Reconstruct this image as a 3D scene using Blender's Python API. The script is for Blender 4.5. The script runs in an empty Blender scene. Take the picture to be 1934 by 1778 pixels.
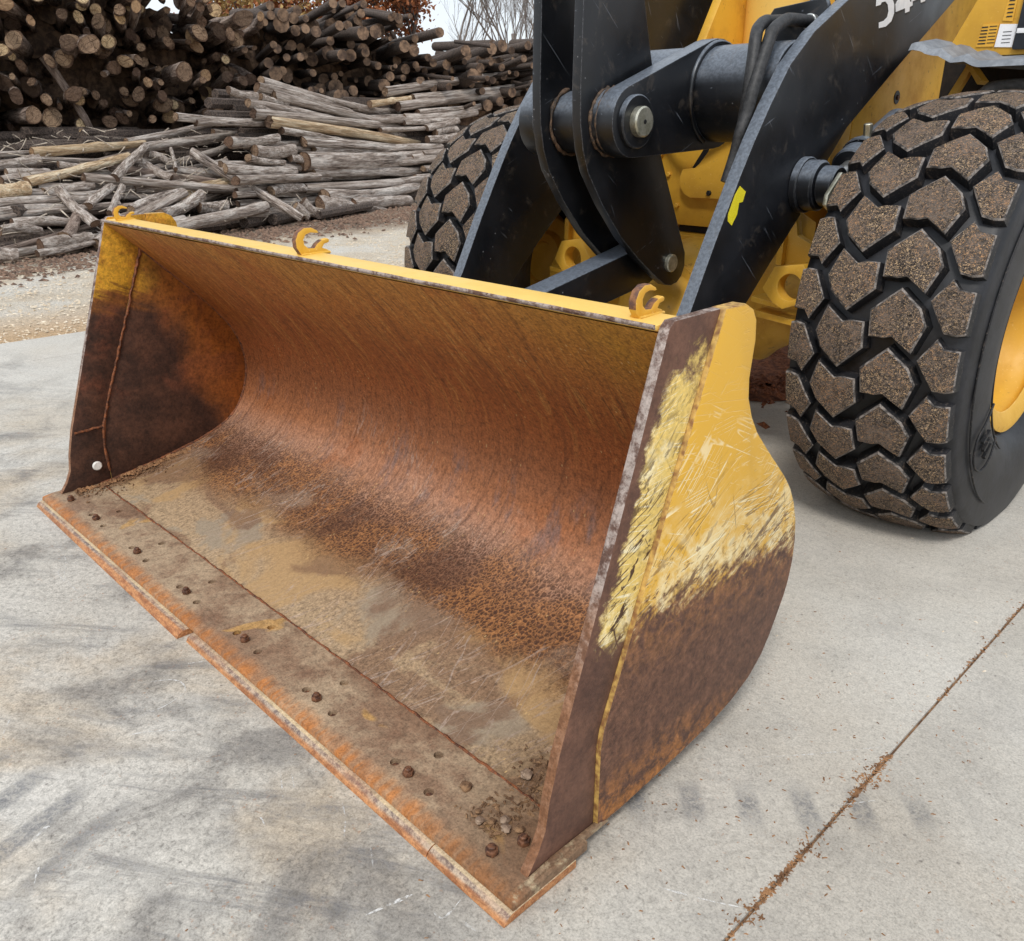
import bpy, bmesh, math, random
from mathutils import Vector, Matrix
R = math.radians
random.seed(7)
scene = bpy.context.scene

# ------------------------------------------------------------------ camera, sky, sun, exposure
cam_data = bpy.data.cameras.new('camera')
cam = bpy.data.objects.new('camera', cam_data)
scene.collection.objects.link(cam)
scene.camera = cam
cam.location = (2.2004, -0.8115, 1.413)
YAW, PITCH = 0.7965, 0.3849
cam.rotation_euler = (math.pi / 2 - PITCH, 0, YAW)
cam_data.sensor_fit = 'HORIZONTAL'
cam_data.sensor_width = 36.0
cam_data.lens = 36.0 * 1603.8 / 1934.0
cam_data.clip_start = 0.05
cam_data.clip_end = 1000

SUN_ELEV, SUN_AZ = 52.0, 150.0          # azimuth of the sun as seen from above, degrees from +Y clockwise
world = bpy.data.worlds.new('World')
scene.world = world
world.use_nodes = True
wn = world.node_tree
wn.nodes.clear()
w_out = wn.nodes.new('ShaderNodeOutputWorld')
w_bg = wn.nodes.new('ShaderNodeBackground')
w_sky = wn.nodes.new('ShaderNodeTexSky')
w_sky.sky_type = 'NISHITA'
w_sky.sun_disc = False
w_sky.sun_elevation = R(SUN_ELEV)
w_sky.sun_rotation = R(SUN_AZ)
w_sky.air_density = 1.0
w_sky.dust_density = 2.0
w_mix = wn.nodes.new('ShaderNodeMix')
w_mix.data_type = 'RGBA'
w_cl = wn.nodes.new('ShaderNodeTexNoise')
w_cl.inputs['Scale'].default_value = 2.2
w_cl.inputs['Detail'].default_value = 6
w_tc = wn.nodes.new('ShaderNodeTexCoord')
w_mr = wn.nodes.new('ShaderNodeMapRange')
w_mr.inputs['From Min'].default_value = 0.3
w_mr.inputs['From Max'].default_value = 0.7
w_mr.inputs['To Min'].default_value = 0.72
w_mr.inputs['To Max'].default_value = 0.97
wn.links.new(w_tc.outputs['Generated'], w_cl.inputs['Vector'])
wn.links.new(w_cl.outputs['Fac'], w_mr.inputs['Value'])
wn.links.new(w_mr.outputs['Result'], w_mix.inputs['Factor'])
wn.links.new(w_sky.outputs['Color'], w_mix.inputs['A'])
w_mix.inputs['B'].default_value = (7.7, 8.2, 8.7, 1)   # the even cloud cover
wn.links.new(w_mix.outputs['Result'], w_bg.inputs['Color'])
w_bg.inputs['Strength'].default_value = 0.1
wn.links.new(w_bg.outputs['Background'], w_out.inputs['Surface'])

sun_data = bpy.data.lights.new('sun', 'SUN')
sun_data.energy = 1.5
sun_data.angle = R(12)
sun_data.color = (1.0, 0.96, 0.9)
sun = bpy.data.objects.new('sun', sun_data)
scene.collection.objects.link(sun)
sd = Vector((math.sin(R(SUN_AZ)) * math.cos(R(SUN_ELEV)), math.cos(R(SUN_AZ)) * math.cos(R(SUN_ELEV)), math.sin(R(SUN_ELEV))))
sun.rotation_euler = sd.to_track_quat('Z', 'Y').to_euler()
sun.location = sd * 30

scene.view_settings.view_transform = 'Standard'
scene.view_settings.look = 'None'
scene.view_settings.gamma = 1.0
scene.view_settings.exposure = 0.4
scene.view_settings.use_curve_mapping = False
scene.render.engine = 'CYCLES'
scene.cycles.max_bounces = 6
scene.cycles.use_denoising = True

# ------------------------------------------------------------------ helpers
def lin(c):
    return tuple(((v / 255) / 12.92 if v / 255 <= 0.04045 else ((v / 255 + 0.055) / 1.055) ** 2.4) for v in c) + (1.0,)

class Mat:
    """small wrapper to write node materials tersely"""
    def __init__(s, name):
        s.m = bpy.data.materials.new(name)
        s.m.use_nodes = True
        s.t = s.m.node_tree
        s.b = s.t.nodes['Principled BSDF']
        s._tc = None
    def put(s, sock, v):
        if v is None: return
        if isinstance(v, bpy.types.NodeSocket): s.t.links.new(v, sock)
        elif isinstance(v, (int, float)):
            sock.default_value = v if not hasattr(sock.default_value, '__len__') else tuple([v] * len(sock.default_value))
        else:
            v = tuple(v); n = len(sock.default_value); sock.default_value = v[:n] if len(v) >= n else v + (1.0,) * (n - len(v))
    def tc(s, k='Object'):
        if s._tc is None: s._tc = s.t.nodes.new('ShaderNodeTexCoord')
        return s._tc.outputs[k]
    def map(s, v, scale=(1, 1, 1), rot=(0, 0, 0), loc=(0, 0, 0)):
        if any(rot) and len(set(scale)) > 1:       # turn first, then stretch, so that streaks follow the turned axis
            m = s.t.nodes.new('ShaderNodeMapping'); s.put(m.inputs['Vector'], v); s.put(m.inputs['Rotation'], rot); v, rot = m.outputs[0], (0, 0, 0)
        n = s.t.nodes.new('ShaderNodeMapping'); s.put(n.inputs['Vector'], v)
        s.put(n.inputs['Scale'], scale); s.put(n.inputs['Rotation'], rot); s.put(n.inputs['Location'], loc)
        return n.outputs[0]
    def noise(s, v, scale, detail=4, rough=0.55, dist=0.0):
        n = s.t.nodes.new('ShaderNodeTexNoise'); s.put(n.inputs['Vector'], v); s.put(n.inputs['Scale'], scale)
        s.put(n.inputs['Detail'], detail); s.put(n.inputs['Roughness'], rough); s.put(n.inputs['Distortion'], dist)
        return n.outputs['Fac']
    def vor(s, v, scale, feature='F1', out='Distance', rand=1.0):
        n = s.t.nodes.new('ShaderNodeTexVoronoi'); n.feature = feature; s.put(n.inputs['Vector'], v); s.put(n.inputs['Scale'], scale)
        s.put(n.inputs['Randomness'], rand)
        return n.outputs[out]
    def ramp(s, f, stops, interp='LINEAR'):
        n = s.t.nodes.new('ShaderNodeValToRGB'); e = n.color_ramp.elements; n.color_ramp.interpolation = interp
        while len(e) < len(stops): e.new(0.5)
        for i, (p, c) in enumerate(stops):
            e[i].position = p; e[i].color = c if not isinstance(c, (int, float)) else (c, c, c, 1)
        s.put(n.inputs['Fac'], f); return n.outputs['Color']
    def step(s, f, a, b, lo=0.0, hi=1.0):
        n = s.t.nodes.new('ShaderNodeMapRange'); n.interpolation_type = 'SMOOTHSTEP'; s.put(n.inputs['Value'], f)
        s.put(n.inputs['From Min'], a); s.put(n.inputs['From Max'], b); s.put(n.inputs['To Min'], lo); s.put(n.inputs['To Max'], hi)
        return n.outputs['Result']
    def mix(s, f, a, b, mode='MIX'):
        n = s.t.nodes.new('ShaderNodeMix'); n.data_type = 'RGBA'; n.blend_type = mode
        s.put(n.inputs['Factor'], f); s.put(n.inputs['A'], a); s.put(n.inputs['B'], b)
        return n.outputs['Result']
    def op(s, o, a, b=None, c=None, clamp=False):
        n = s.t.nodes.new('ShaderNodeMath'); n.operation = o; n.use_clamp = clamp
        s.put(n.inputs[0], a); s.put(n.inputs[1], b)
        if c is not None: s.put(n.inputs[2], c)
        return n.outputs[0]
    def xyz(s, v):
        n = s.t.nodes.new('ShaderNodeSeparateXYZ'); s.put(n.inputs[0], v); return n.outputs
    def comb(s, x, y, z):
        n = s.t.nodes.new('ShaderNodeCombineXYZ')
        for i, q in enumerate((x, y, z)): s.put(n.inputs[i], q)
        return n.outputs[0]
    def rnd(s):
        return s.t.nodes.new('ShaderNodeObjectInfo').outputs['Random']
    def edge(s, r=0.006):
        """1 near sharp edges"""
        n = s.t.nodes.new('ShaderNodeBevel'); n.samples = 4; s.put(n.inputs['Radius'], r)
        g = s.t.nodes.new('ShaderNodeNewGeometry')
        d = s.t.nodes.new('ShaderNodeVectorMath'); d.operation = 'DOT_PRODUCT'
        s.put(d.inputs[0], n.outputs[0]); s.put(d.inputs[1], g.outputs['Normal'])
        return s.step(d.outputs['Value'], 0.995, 0.8)
    def bump(s, h, strength=0.4, dist=0.004):
        n = s.t.nodes.new('ShaderNodeBump'); s.put(n.inputs['Height'], h); s.put(n.inputs['Strength'], strength); s.put(n.inputs['Distance'], dist)
        s.t.links.new(n.outputs[0], s.b.inputs['Normal'])
    def fin(s, col=None, rough=0.6, metal=0.0, spec=0.5):
        s.put(s.b.inputs['Base Color'], col); s.put(s.b.inputs['Roughness'], rough); s.put(s.b.inputs['Metallic'], metal)
        s.put(s.b.inputs['Specular IOR Level'], spec)
        return s.m

COL = scene.collection
def new_obj(name, mesh, parent=None, loc=None):
    o = bpy.data.objects.new(name, mesh); COL.objects.link(o)
    if parent is not None:
        o.parent = parent
        o.location = loc if loc is not None else (-parent.location if parent.type == 'EMPTY' else Vector((0, 0, 0)))
    elif loc is not None: o.location = loc
    return o
def empty(name, loc, label, cat, group=None):
    o = bpy.data.objects.new(name, None); COL.objects.link(o); o.location = loc
    o.empty_display_size = 0.2
    return tag(o, label, cat, group)
def tag(o, label, cat, group=None):
    o['label'] = label; o['category'] = cat
    if group: o['group'] = group
    return o
def structure(o):
    o['kind'] = 'structure'; return o
def stuff(o, label=None, cat=None):
    o['kind'] = 'stuff'
    if label: o['label'] = label
    if cat: o['category'] = cat
    return o
def bm_mesh(bm, name, mats, smooth=None):
    me = bpy.data.meshes.new(name); bm.normal_update(); bm.to_mesh(me); bm.free()
    for m in (mats if isinstance(mats, (list, tuple)) else [mats]): me.materials.append(m)
    if smooth is not None:
        if smooth is True:
            me.polygons.foreach_set('use_smooth', [True] * len(me.polygons))
        else:
            me.polygons.foreach_set('use_smooth', [True] * len(me.polygons))
            me.set_sharp_from_angle(angle=R(smooth))
    return me
def raw_mesh(name, v, f, mats, smooth=None, mi=None):
    me = bpy.data.meshes.new(name); me.from_pydata([tuple(p) for p in v], [], f)
    for m in (mats if isinstance(mats, (list, tuple)) else [mats]): me.materials.append(m)
    if mi: me.polygons.foreach_set('material_index', mi)
    if smooth: 
        me.polygons.foreach_set('use_smooth', [True] * len(me.polygons))
        if smooth is not True: me.set_sharp_from_angle(angle=R(smooth))
    me.update(); return me
def frame_pts(poly, ax, o):
    """2D points into 3D: ax 'x' = (y,z) at x=o, 'y' = (x,z) at y=o, 'z' = (x,y) at z=o"""
    if ax == 'x': return [Vector((o, a, b)) for a, b in poly]
    if ax == 'y': return [Vector((a, o, b)) for a, b in poly]
    return [Vector((a, b, o)) for a, b in poly]
def plate_bm(poly, ax, a, b, bevel=0.004, seg=2, hole=None):
    bm = bmesh.new()
    A = [bm.verts.new(p) for p in frame_pts(poly, ax, a)]; B = [bm.verts.new(p) for p in frame_pts(poly, ax, b)]
    n = len(poly)
    if hole is None:
        bm.faces.new(A); bm.faces.new(B)
    for i in range(n): bm.faces.new((A[i], A[(i + 1) % n], B[(i + 1) % n], B[i]))
    if hole:
        (hc, hr, hn) = hole
        hp = [(hc[0] + hr * math.cos(2 * math.pi * i / hn), hc[1] + hr * math.sin(2 * math.pi * i / hn)) for i in range(hn)]
        HA = [bm.verts.new(p) for p in frame_pts(hp, ax, a)]; HB = [bm.verts.new(p) for p in frame_pts(hp, ax, b)]
        for i in range(hn): bm.faces.new((HA[i], HA[(i + 1) % hn], HB[(i + 1) % hn], HB[i]))
        for L, H in ((A, HA), (B, HB)):
            es = [bm.edges.get((L[i], L[(i + 1) % n])) for i in range(n)] + [bm.edges.get((H[i], H[(i + 1) % hn])) for i in range(hn)]
            bmesh.ops.triangle_fill(bm, edges=es, use_beauty=True)
    bmesh.ops.recalc_face_normals(bm, faces=bm.faces)
    if bevel:
        sharp = [e for e in bm.edges if len(e.link_faces) == 2 and e.calc_face_angle(0) > R(50)]
        bmesh.ops.bevel(bm, geom=sharp, offset=bevel, segments=seg, affect='EDGES', profile=0.6)
    return bm
def plate(name, poly, ax, a, b, mats, parent=None, bevel=0.004, hole=None, slot=None):
    bm = plate_bm(poly, ax, a, b, bevel, hole=hole)
    if slot:
        bm.normal_update()
        for f in bm.faces: f.material_index = slot(f.normal, f.calc_center_median())
    return new_obj(name, bm_mesh(bm, name, mats, 35), parent)
def lathe_mesh(name, prof, mats, seg=48, smooth=40, mi=None, closed=False):
    """profile (a, r) turned about local X"""
    v, f, m = [], [], []
    n = len(prof)
    for i in range(seg):
        t = 2 * math.pi * i / seg
        for a, r in prof: v.append((a, r * math.cos(t), r * math.sin(t)))
    for i in range(seg):
        j = (i + 1) % seg
        for k in range(n - (0 if closed else 1)):
            k2 = (k + 1) % n
            f.append((i * n + k, i * n + k2, j * n + k2, j * n + k)); m.append(mi[k] if mi else 0)
    me = raw_mesh(name, v, f, mats, smooth, m)
    bm = bmesh.new(); bm.from_mesh(me); bmesh.ops.remove_doubles(bm, verts=bm.verts, dist=1e-6); bmesh.ops.recalc_face_normals(bm, faces=bm.faces); bm.to_mesh(me); bm.free()
    return me
def axis_cyl(name, c, axis, length, r, mats, parent=None, seg=32, bev=0.004, inner=None):
    """solid turned piece, centre c, along axis"""
    h = length / 2
    if inner: prof = [(-h, inner), (-h, r - bev), (-h + bev, r), (h - bev, r), (h, r - bev), (h, inner)]
    else: prof = [(-h, 0), (-h, r - bev), (-h + bev, r), (h - bev, r), (h, r - bev), (h, 0)]
    me = lathe_mesh(name, prof, mats, seg, 35, closed=bool(inner))
    q = Vector((1, 0, 0)).rotation_difference(Vector(axis))
    me.transform(Matrix.Translation(Vector(c)) @ q.to_matrix().to_4x4())
    return new_obj(name, me, parent)
def tube_geo(pts, rad, seg=8, cap=True, twist=0.0):
    """verts, faces of a tapered tube along pts"""
    pts = [Vector(p) for p in pts]; n = len(pts)
    rad = rad if isinstance(rad, (list, tuple)) else [rad] * n
    v, f = [], []
    t0 = (pts[1] - pts[0]).normalized(); u = t0.orthogonal().normalized()
    for i in range(n):
        t = (pts[min(i + 1, n - 1)] - pts[max(i - 1, 0)]).normalized()
        u = (u - t * u.dot(t)).normalized(); w = t.cross(u)
        for k in range(seg):
            a = 2 * math.pi * k / seg + twist
            v.append(pts[i] + (u * math.cos(a) + w * math.sin(a)) * rad[i])
    for i in range(n - 1):
        for k in range(seg):
            k2 = (k + 1) % seg
            f.append((i * seg + k, i * seg + k2, (i + 1) * seg + k2, (i + 1) * seg + k))
    if cap:
        f.append(tuple(range(seg))[::-1]); f.append(tuple((n - 1) * seg + k for k in range(seg)))
    return v, f
def spline(pts, n=8):
    P = [Vector(p) for p in pts]; out = []
    for i in range(len(P) - 1):
        p0, p1, p2, p3 = P[max(i - 1, 0)], P[i], P[i + 1], P[min(i + 2, len(P) - 1)]
        for k in range(n):
            t = k / n
            out.append(0.5 * ((2 * p1) + (p2 - p0) * t + (2 * p0 - 5 * p1 + 4 * p2 - p3) * t * t + (3 * p1 - p0 - 3 * p2 + p3) * t ** 3))
    out.append(P[-1]); return out
def tube(name, pts, rad, mat, parent=None, seg=10, smooth=60):
    v, f = tube_geo(pts, rad, seg); return new_obj(name, raw_mesh(name, v, f, mat, smooth), parent)
def join_geo(list_vf):
    V, F = [], []
    for v, f in list_vf:
        o = len(V); V += v; F += [tuple(i + o for i in q) for q in f]
    return V, F

# ------------------------------------------------------------------ materials
def m_concrete():
    s = Mat('concrete'); P = s.tc(); x = s.xyz(P)
    big = s.noise(P, 0.5, 5, 0.6, 0.4); mid = s.noise(P, 2.6, 7, 0.68, 0.5); m2 = s.noise(s.map(P, loc=(5, 9, 0)), 7.0, 6, 0.7, 0.4)
    fine = s.noise(P, 62, 5, 0.78, 0.6); grit = s.noise(P, 190, 3, 0.75)
    bay = s.op('MULTIPLY', s.step(x[1], 1.1, -0.3), s.step(x[0], 2.2, 0.9))       # where the machine loads: dirtier
    col = s.ramp(big, [(0.3, lin((172, 166, 156))), (0.5, lin((188, 183, 174))), (0.72, lin((200, 196, 189)))])
    tan = s.step(s.noise(s.map(P, loc=(4, 2, 0)), 0.9, 6, 0.62, 0.6), 0.44, 0.62)
    col = s.mix(s.op('MULTIPLY', tan, s.op('ADD', 0.12, s.op('MULTIPLY', bay, 0.68))), col, lin((180, 164, 142)))
    blot = s.step(mid, 0.46, 0.66)
    col = s.mix(s.op('MULTIPLY', blot, s.op('ADD', 0.18, s.op('MULTIPLY', bay, 0.55))), col, lin((116, 112, 108)))
    # rubber smears
    sm = s.noise(s.map(P, (1.0, 5.5, 1), rot=(0, 0, R(-38))), 1.3, 10, 0.78, 0.7)
    smear = s.op('MULTIPLY', s.step(sm, 0.48, 0.66), s.op('ADD', 0.12, s.op('MULTIPLY', bay, 0.60)))
    smear = s.op('MULTIPLY', smear, s.step(s.op('ADD', s.op('MULTIPLY', fine, 0.6), s.op('MULTIPLY', m2, 0.4)), 0.40, 0.56, 0.1, 1.0))
    col = s.mix(smear, col, lin((84, 85, 90)))
    for (cx, cy, rot, half, per, ph) in ((1.50, 0.60, -42, 0.055, 8.0, 0.0), (1.98, 0.36, -35, 0.08, 7.4, 0.4), (0.20, -0.66, -20, 0.13, 7.5, 0.2), (-0.9, -0.9, 35, 0.13, 7.0, 0.9)):
        L = s.xyz(s.map(s.op_vec_sub(P, (cx, cy, 0)), (1, 1, 1), rot=(0, 0, R(rot))))
        band = s.step(s.op('ADD', s.op('ABSOLUTE', L[1]), s.op('MULTIPLY', s.op('SUBTRACT', m2, 0.5), 0.16)), half + 0.05, half - 0.06)
        length = s.step(s.op('ABSOLUTE', L[0]), 0.60, 0.3)
        pulse = s.step(s.op('SINE', s.op('ADD', s.op('MULTIPLY', L[0], per * 6.283), s.op('ADD', ph, s.op('MULTIPLY', m2, 2.0)))), -0.1, 0.8)
        br = s.step(fine, 0.36, 0.6)
        f = s.op('MULTIPLY', s.op('MULTIPLY', band, length), s.op('MULTIPLY', pulse, br))
        col = s.mix(s.op('MULTIPLY', f, 0.7), col, lin((84, 86, 92)))
    k = s.op('ADD', 0.5, s.op('MULTIPLY', bay, 0.45))
    col = s.mix(k, col, s.ramp(fine, [(0.33, 0.55), (0.5, 1.0), (0.68, 1.25)]), 'MULTIPLY')
    col = s.mix(0.75, col, s.ramp(grit, [(0.32, 0.6), (0.5, 1.0), (0.7, 1.22)]), 'MULTIPLY')
    rust = s.op('MULTIPLY', s.step(s.noise(P, 70, 3, 0.6), 0.6, 0.68), s.step(m2, 0.5, 0.64))
    col = s.mix(s.op('MULTIPLY', rust, 0.6), col, lin((156, 108, 72)))
    pit = s.op('MULTIPLY', s.step(s.vor(P, 24), 0.12, 0.05), s.step(s.noise(P, 5, 2), 0.48, 0.58))
    col = s.mix(s.op('MULTIPLY', pit, 0.55), col, lin((96, 90, 86)))
    s.bump(s.op('ADD', s.op('MULTIPLY', fine, 0.6), s.op('ADD', s.op('MULTIPLY', grit, 0.3), s.op('MULTIPLY', pit, -0.6))), 0.45, 0.005)
    return s.fin(col, 0.82, spec=0.3)
def _ovs(s, a, v):
    n = s.t.nodes.new('ShaderNodeVectorMath'); n.operation = 'SUBTRACT'; s.put(n.inputs[0], a); s.put(n.inputs[1], v); return n.outputs[0]
Mat.op_vec_sub = _ovs

def m_yard():
    s = Mat('woodchip_yard'); P = s.tc(); x = s.xyz(P)
    a = s.noise(P, 1.2, 5, 0.6); f = s.noise(P, 42, 4, 0.7); g = s.noise(s.map(P, (1, 2.4, 1)), 85, 3, 0.7)
    col = s.ramp(a, [(0.3, lin((196, 176, 150))), (0.5, lin((210, 199, 182))), (0.7, lin((216, 212, 204)))])
    edge = s.step(s.op('ADD', x[0], s.op('MULTIPLY', a, 0.8)), -5.6, -4.3)
    col = s.mix(s.op('MULTIPLY', edge, 0.75), col, lin((196, 160, 118)))
    br = s.step(s.op('ADD', x[0], s.op('MULTIPLY', s.noise(P, 2.5, 5), 1.6)), -7.2, -8.6)
    col = s.mix(s.op('MULTIPLY', br, 0.85), col, lin((132, 112, 96)))
    col = s.mix(0.8, col, s.ramp(f, [(0.32, 0.5), (0.5, 1.0), (0.7, 1.25)]), 'MULTIPLY')
    col = s.mix(0.7, col, s.ramp(g, [(0.35, 0.6), (0.5, 1.0), (0.7, 1.2)]), 'MULTIPLY')
    s.bump(s.op('ADD', f, s.op('MULTIPLY', g, 0.6)), 0.7, 0.03)
    return s.fin(col, 0.9, spec=0.2)

def paint_scratches(s, P2, base, angles, amount=0.5, light=(238, 220, 160), dark=(84, 54, 34)):
    col = base
    for i, (ang, sc, th) in enumerate(angles):
        n = s.noise(s.map(P2, (sc * 0.09, sc, 1), rot=(0, 0, R(ang)), loc=(i * 3.1, i * 1.7, 0)), 1.0, 3, 0.6, 0.3)
        col = s.mix(s.op('MULTIPLY', s.step(n, th, th + 0.05), amount), col, lin(light if i % 2 == 0 else dark))
    return col

YEL = (220, 170, 58)
def m_yellow(name='yellow_paint', grime=0.35, pale=0.0):
    s = Mat(name); P = s.tc()
    n = s.noise(P, 5, 5, 0.6); f = s.noise(P, 120, 3, 0.6); d = s.noise(P, 28, 4, 0.65)
    col = s.mix(pale, lin(YEL), lin((240, 206, 120)))
    col = s.mix(s.op('MULTIPLY', s.step(n, 0.42, 0.7), grime), col, lin((176, 124, 44)))
    col = s.mix(s.op('MULTIPLY', s.step(d, 0.62, 0.7), 0.5 * grime + 0.1), col, lin((120, 84, 40)))
    col = s.mix(s.op('MULTIPLY', s.step(f, 0.62, 0.72), 0.35), col, lin((244, 214, 140)))
    e = s.edge(0.005)
    col = s.mix(s.op('MULTIPLY', e, s.step(d, 0.45, 0.6, 0.15, 0.7)), col, lin((242, 210, 128)))
    s.bump(s.op('ADD', d, f), 0.12, 0.002)
    return s.fin(col, s.step(n, 0.3, 0.7, 0.38, 0.62), spec=0.45)

def m_black(name='black_paint', base=(17, 19, 23), wear=0.5):
    s = Mat(name); P = s.tc()
    n = s.noise(P, 4, 5, 0.6); f = s.noise(P, 90, 3, 0.6)
    col = s.mix(s.step(n, 0.35, 0.7), lin(base), lin((27, 29, 34)))
    sc = s.xyz(P); yz = s.comb(sc[1], sc[2], sc[0])
    for i, (ang, k, th) in enumerate(((40, 60, 0.69), (62, 44, 0.70), (-25, 70, 0.71))):
        q = s.noise(s.map(yz, (k * 0.05, k, k * 0.3), rot=(0, 0, R(ang)), loc=(i, i, 0)), 1.0, 3, 0.6, 0.2)
        col = s.mix(s.op('MULTIPLY', s.step(q, th, th + 0.03), 0.55), col, lin((112, 118, 128)))
    chip = s.step(s.vor(P, 34), 0.12, 0.05)
    chip = s.op('MULTIPLY', chip, s.step(s.noise(P, 3, 3), 0.58, 0.66))
    col = s.mix(s.op('MULTIPLY', chip, 0.7), col, lin((150, 152, 156)))
    e = s.edge(0.005)
    col = s.mix(s.op('MULTIPLY', e, s.step(f, 0.4, 0.6, 0.25 * wear, wear)), col, lin((150, 154, 162)))
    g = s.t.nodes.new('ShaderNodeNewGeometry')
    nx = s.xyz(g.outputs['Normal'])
    sky_sheen = s.op('MULTIPLY', s.step(nx[2], 0.12, 0.55), 0.62)     # pale blue sky reflection painted onto the faces that look up
    col = s.mix(s.op('MULTIPLY', sky_sheen, s.step(f, 0.35, 0.65, 0.6, 1.0)), col, lin((132, 142, 156)))
    gr_ = s.step(s.noise(P, 12, 6, 0.75, 0.5), 0.56, 0.68)
    col = s.mix(s.op('MULTIPLY', gr_, 0.28), col, lin((92, 84, 76)))
    s.bump(s.op('ADD', f, s.op('MULTIPLY', n, 2)), 0.08, 0.002)
    return s.fin(col, s.step(n, 0.3, 0.75, 0.28, 0.42), spec=0.5)

RUST_D, RUST_M, RUST_O, RUST_L = (74, 47, 36), (112, 66, 40), (168, 98, 44), (150, 112, 88)
def m_interior():
    """inside of the bucket sheet; UV = (across, along the sheet from the top lip), metres"""
    s = Mat('rusty_bucket_sheet'); U = s.tc('UV'); x = s.xyz(U); v = x[1]
    pat = s.noise(U, 2.3, 6, 0.62, 0.3); patb = s.noise(s.map(U, (1, 1, 1), loc=(7, 3, 1)), 1.5, 6, 0.6, 0.4)
    streak = s.noise(s.map(U, (34, 2.2, 1), rot=(0, 0, R(-14))), 1.0, 7, 0.75, 0.7)
    streak2 = s.noise(s.map(U, (90, 5.0, 1), rot=(0, 0, R(-8))), 1.0, 5, 0.75, 0.5)
    fine = s.noise(U, 130, 4, 0.75); med = s.noise(s.map(U, (1.7, 1, 1)), 42, 4, 0.7)
    t = s.op('ADD', v, s.op('MULTIPLY', s.op('SUBTRACT', patb, 0.5), 0.34))
    t = s.op('DIVIDE', t, 2.05)
    col = s.ramp(t, [(0.0, lin((180, 124, 58))), (0.08, lin((168, 106, 48))), (0.22, lin((150, 86, 40))), (0.34, lin((150, 86, 46))),
                     (0.46, lin((160, 104, 68))), (0.545, lin((176, 136, 112))), (0.60, lin((126, 90, 68))), (0.65, lin((112, 76, 52))), (0.68, lin((132, 96, 66))),
                     (0.73, lin((164, 138, 108))), (0.83, lin((170, 146, 116))), (0.93, lin((156, 126, 98))), (0.985, lin((166, 108, 58)))])
    top = s.step(v, 0.85, 0.45); wall = s.step(v, 1.28, 1.1); floor = s.step(s.op('ADD', s.op('MULTIPLY', t, 2.05), s.op('MULTIPLY', s.op('SUBTRACT', med, 0.5), 0.10)), 1.36, 1.50)
    heel = s.op('MULTIPLY', s.step(v, 1.02, 1.18), s.op('SUBTRACT', 1.0, floor))
    # yellow paint left in the lee of the top lip, scraped into streaks
    keep = s.op('MULTIPLY', top, s.step(streak, 0.5, 0.64)); col = s.mix(s.op('MULTIPLY', keep, 0.45), col, lin((194, 144, 78)))
    col = s.mix(s.op('MULTIPLY', s.op('MULTIPLY', top, s.step(streak2, 0.52, 0.64)), 0.75), col, lin((96, 60, 32)))
    col = s.mix(s.op('MULTIPLY', s.op('MULTIPLY', wall, s.step(streak, 0.5, 0.34)), 0.5), col, lin((100, 60, 36)))
    ends = s.op('MULTIPLY', s.step(x[0], 0.75, 1.25), s.step(v, 0.45, 0.1)); col = s.mix(s.op('MULTIPLY', ends, s.step(patb, 0.35, 0.6)), col, lin((172, 124, 44)))
    # orange bloom and dark scuffs on the round
    col = s.mix(s.op('MULTIPLY', s.op('MULTIPLY', wall, s.step(pat, 0.52, 0.68)), 0.55), col, lin((160, 88, 42)))
    scuff = s.op('MULTIPLY', s.op('MULTIPLY', s.step(v, 0.8, 0.95), s.step(v, 1.24, 1.08)), s.step(s.noise(s.map(U, (3.5, 1.2, 1)), 2.2, 6, 0.7), 0.50, 0.64))
    col = s.mix(s.op('MULTIPLY', scuff, 0.6), col, lin((108, 96, 96)))
    # the wet heel: scaled dark rust with orange veins
    vein = s.vor(s.op_vec_add(s.map(U, (1.3, 1, 1)), s.comb(s.op('MULTIPLY', fine, 0.02), s.op('MULTIPLY', med, 0.03), 0.0)), 62, 'DISTANCE_TO_EDGE')
    vein2 = s.step(vein, 0.02, 0.14)
    col = s.mix(s.op('MULTIPLY', heel, s.op('MULTIPLY', vein2, 0.8)), col, lin((78, 50, 36)))
    col = s.mix(s.op('MULTIPLY', heel, s.op('MULTIPLY', s.step(pat, 0.44, 0.58), s.step(vein, 0.2, 0.02, 0.0, 0.7))), col, lin((172, 118, 70)))
    col = s.mix(s.op('MULTIPLY', heel, s.op('MULTIPLY', s.step(patb, 0.52, 0.62), 0.6)), col, lin((150, 126, 106)))
    # dried mud on the floor: beige, blue grey and ochre stains
    gr = s.step(s.noise(s.map(U, (1, 1, 1), loc=(2.2, 5, 0)), 1.5, 6, 0.58, 0.8), 0.50, 0.545)
    oc = s.step(s.noise(s.map(U, (1, 1, 1), loc=(9.2, 1, 0)), 1.9, 5, 0.55, 0.9), 0.54, 0.60)
    br = s.step(s.noise(s.map(U, (1, 1, 1), loc=(3.7, 8, 0)), 1.8, 7, 0.62, 0.8), 0.49, 0.56)
    col = s.mix(s.op('MULTIPLY', floor, s.op('MULTIPLY', gr, 0.5)), col, lin((142, 136, 124)))
    col = s.mix(s.op('MULTIPLY', floor, s.op('MULTIPLY', oc, 0.5)), col, lin((184, 146, 94)))
    col = s.mix(s.op('MULTIPLY', floor, s.op('MULTIPLY', br, 0.7)), col, lin((120, 90, 70)))
    # polished scrapes left by loads, thin and slightly curved
    c1 = s.noise(s.map(U, (1.2, 16, 1), rot=(0, 0, R(74)), loc=(1, 4, 0)), 1.0, 3, 0.55, 0.5); c2 = s.noise(s.map(U, (1.6, 13, 1), rot=(0, 0, R(110)), loc=(6, 2, 0)), 1.0, 3, 0.55, 0.6)
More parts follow.
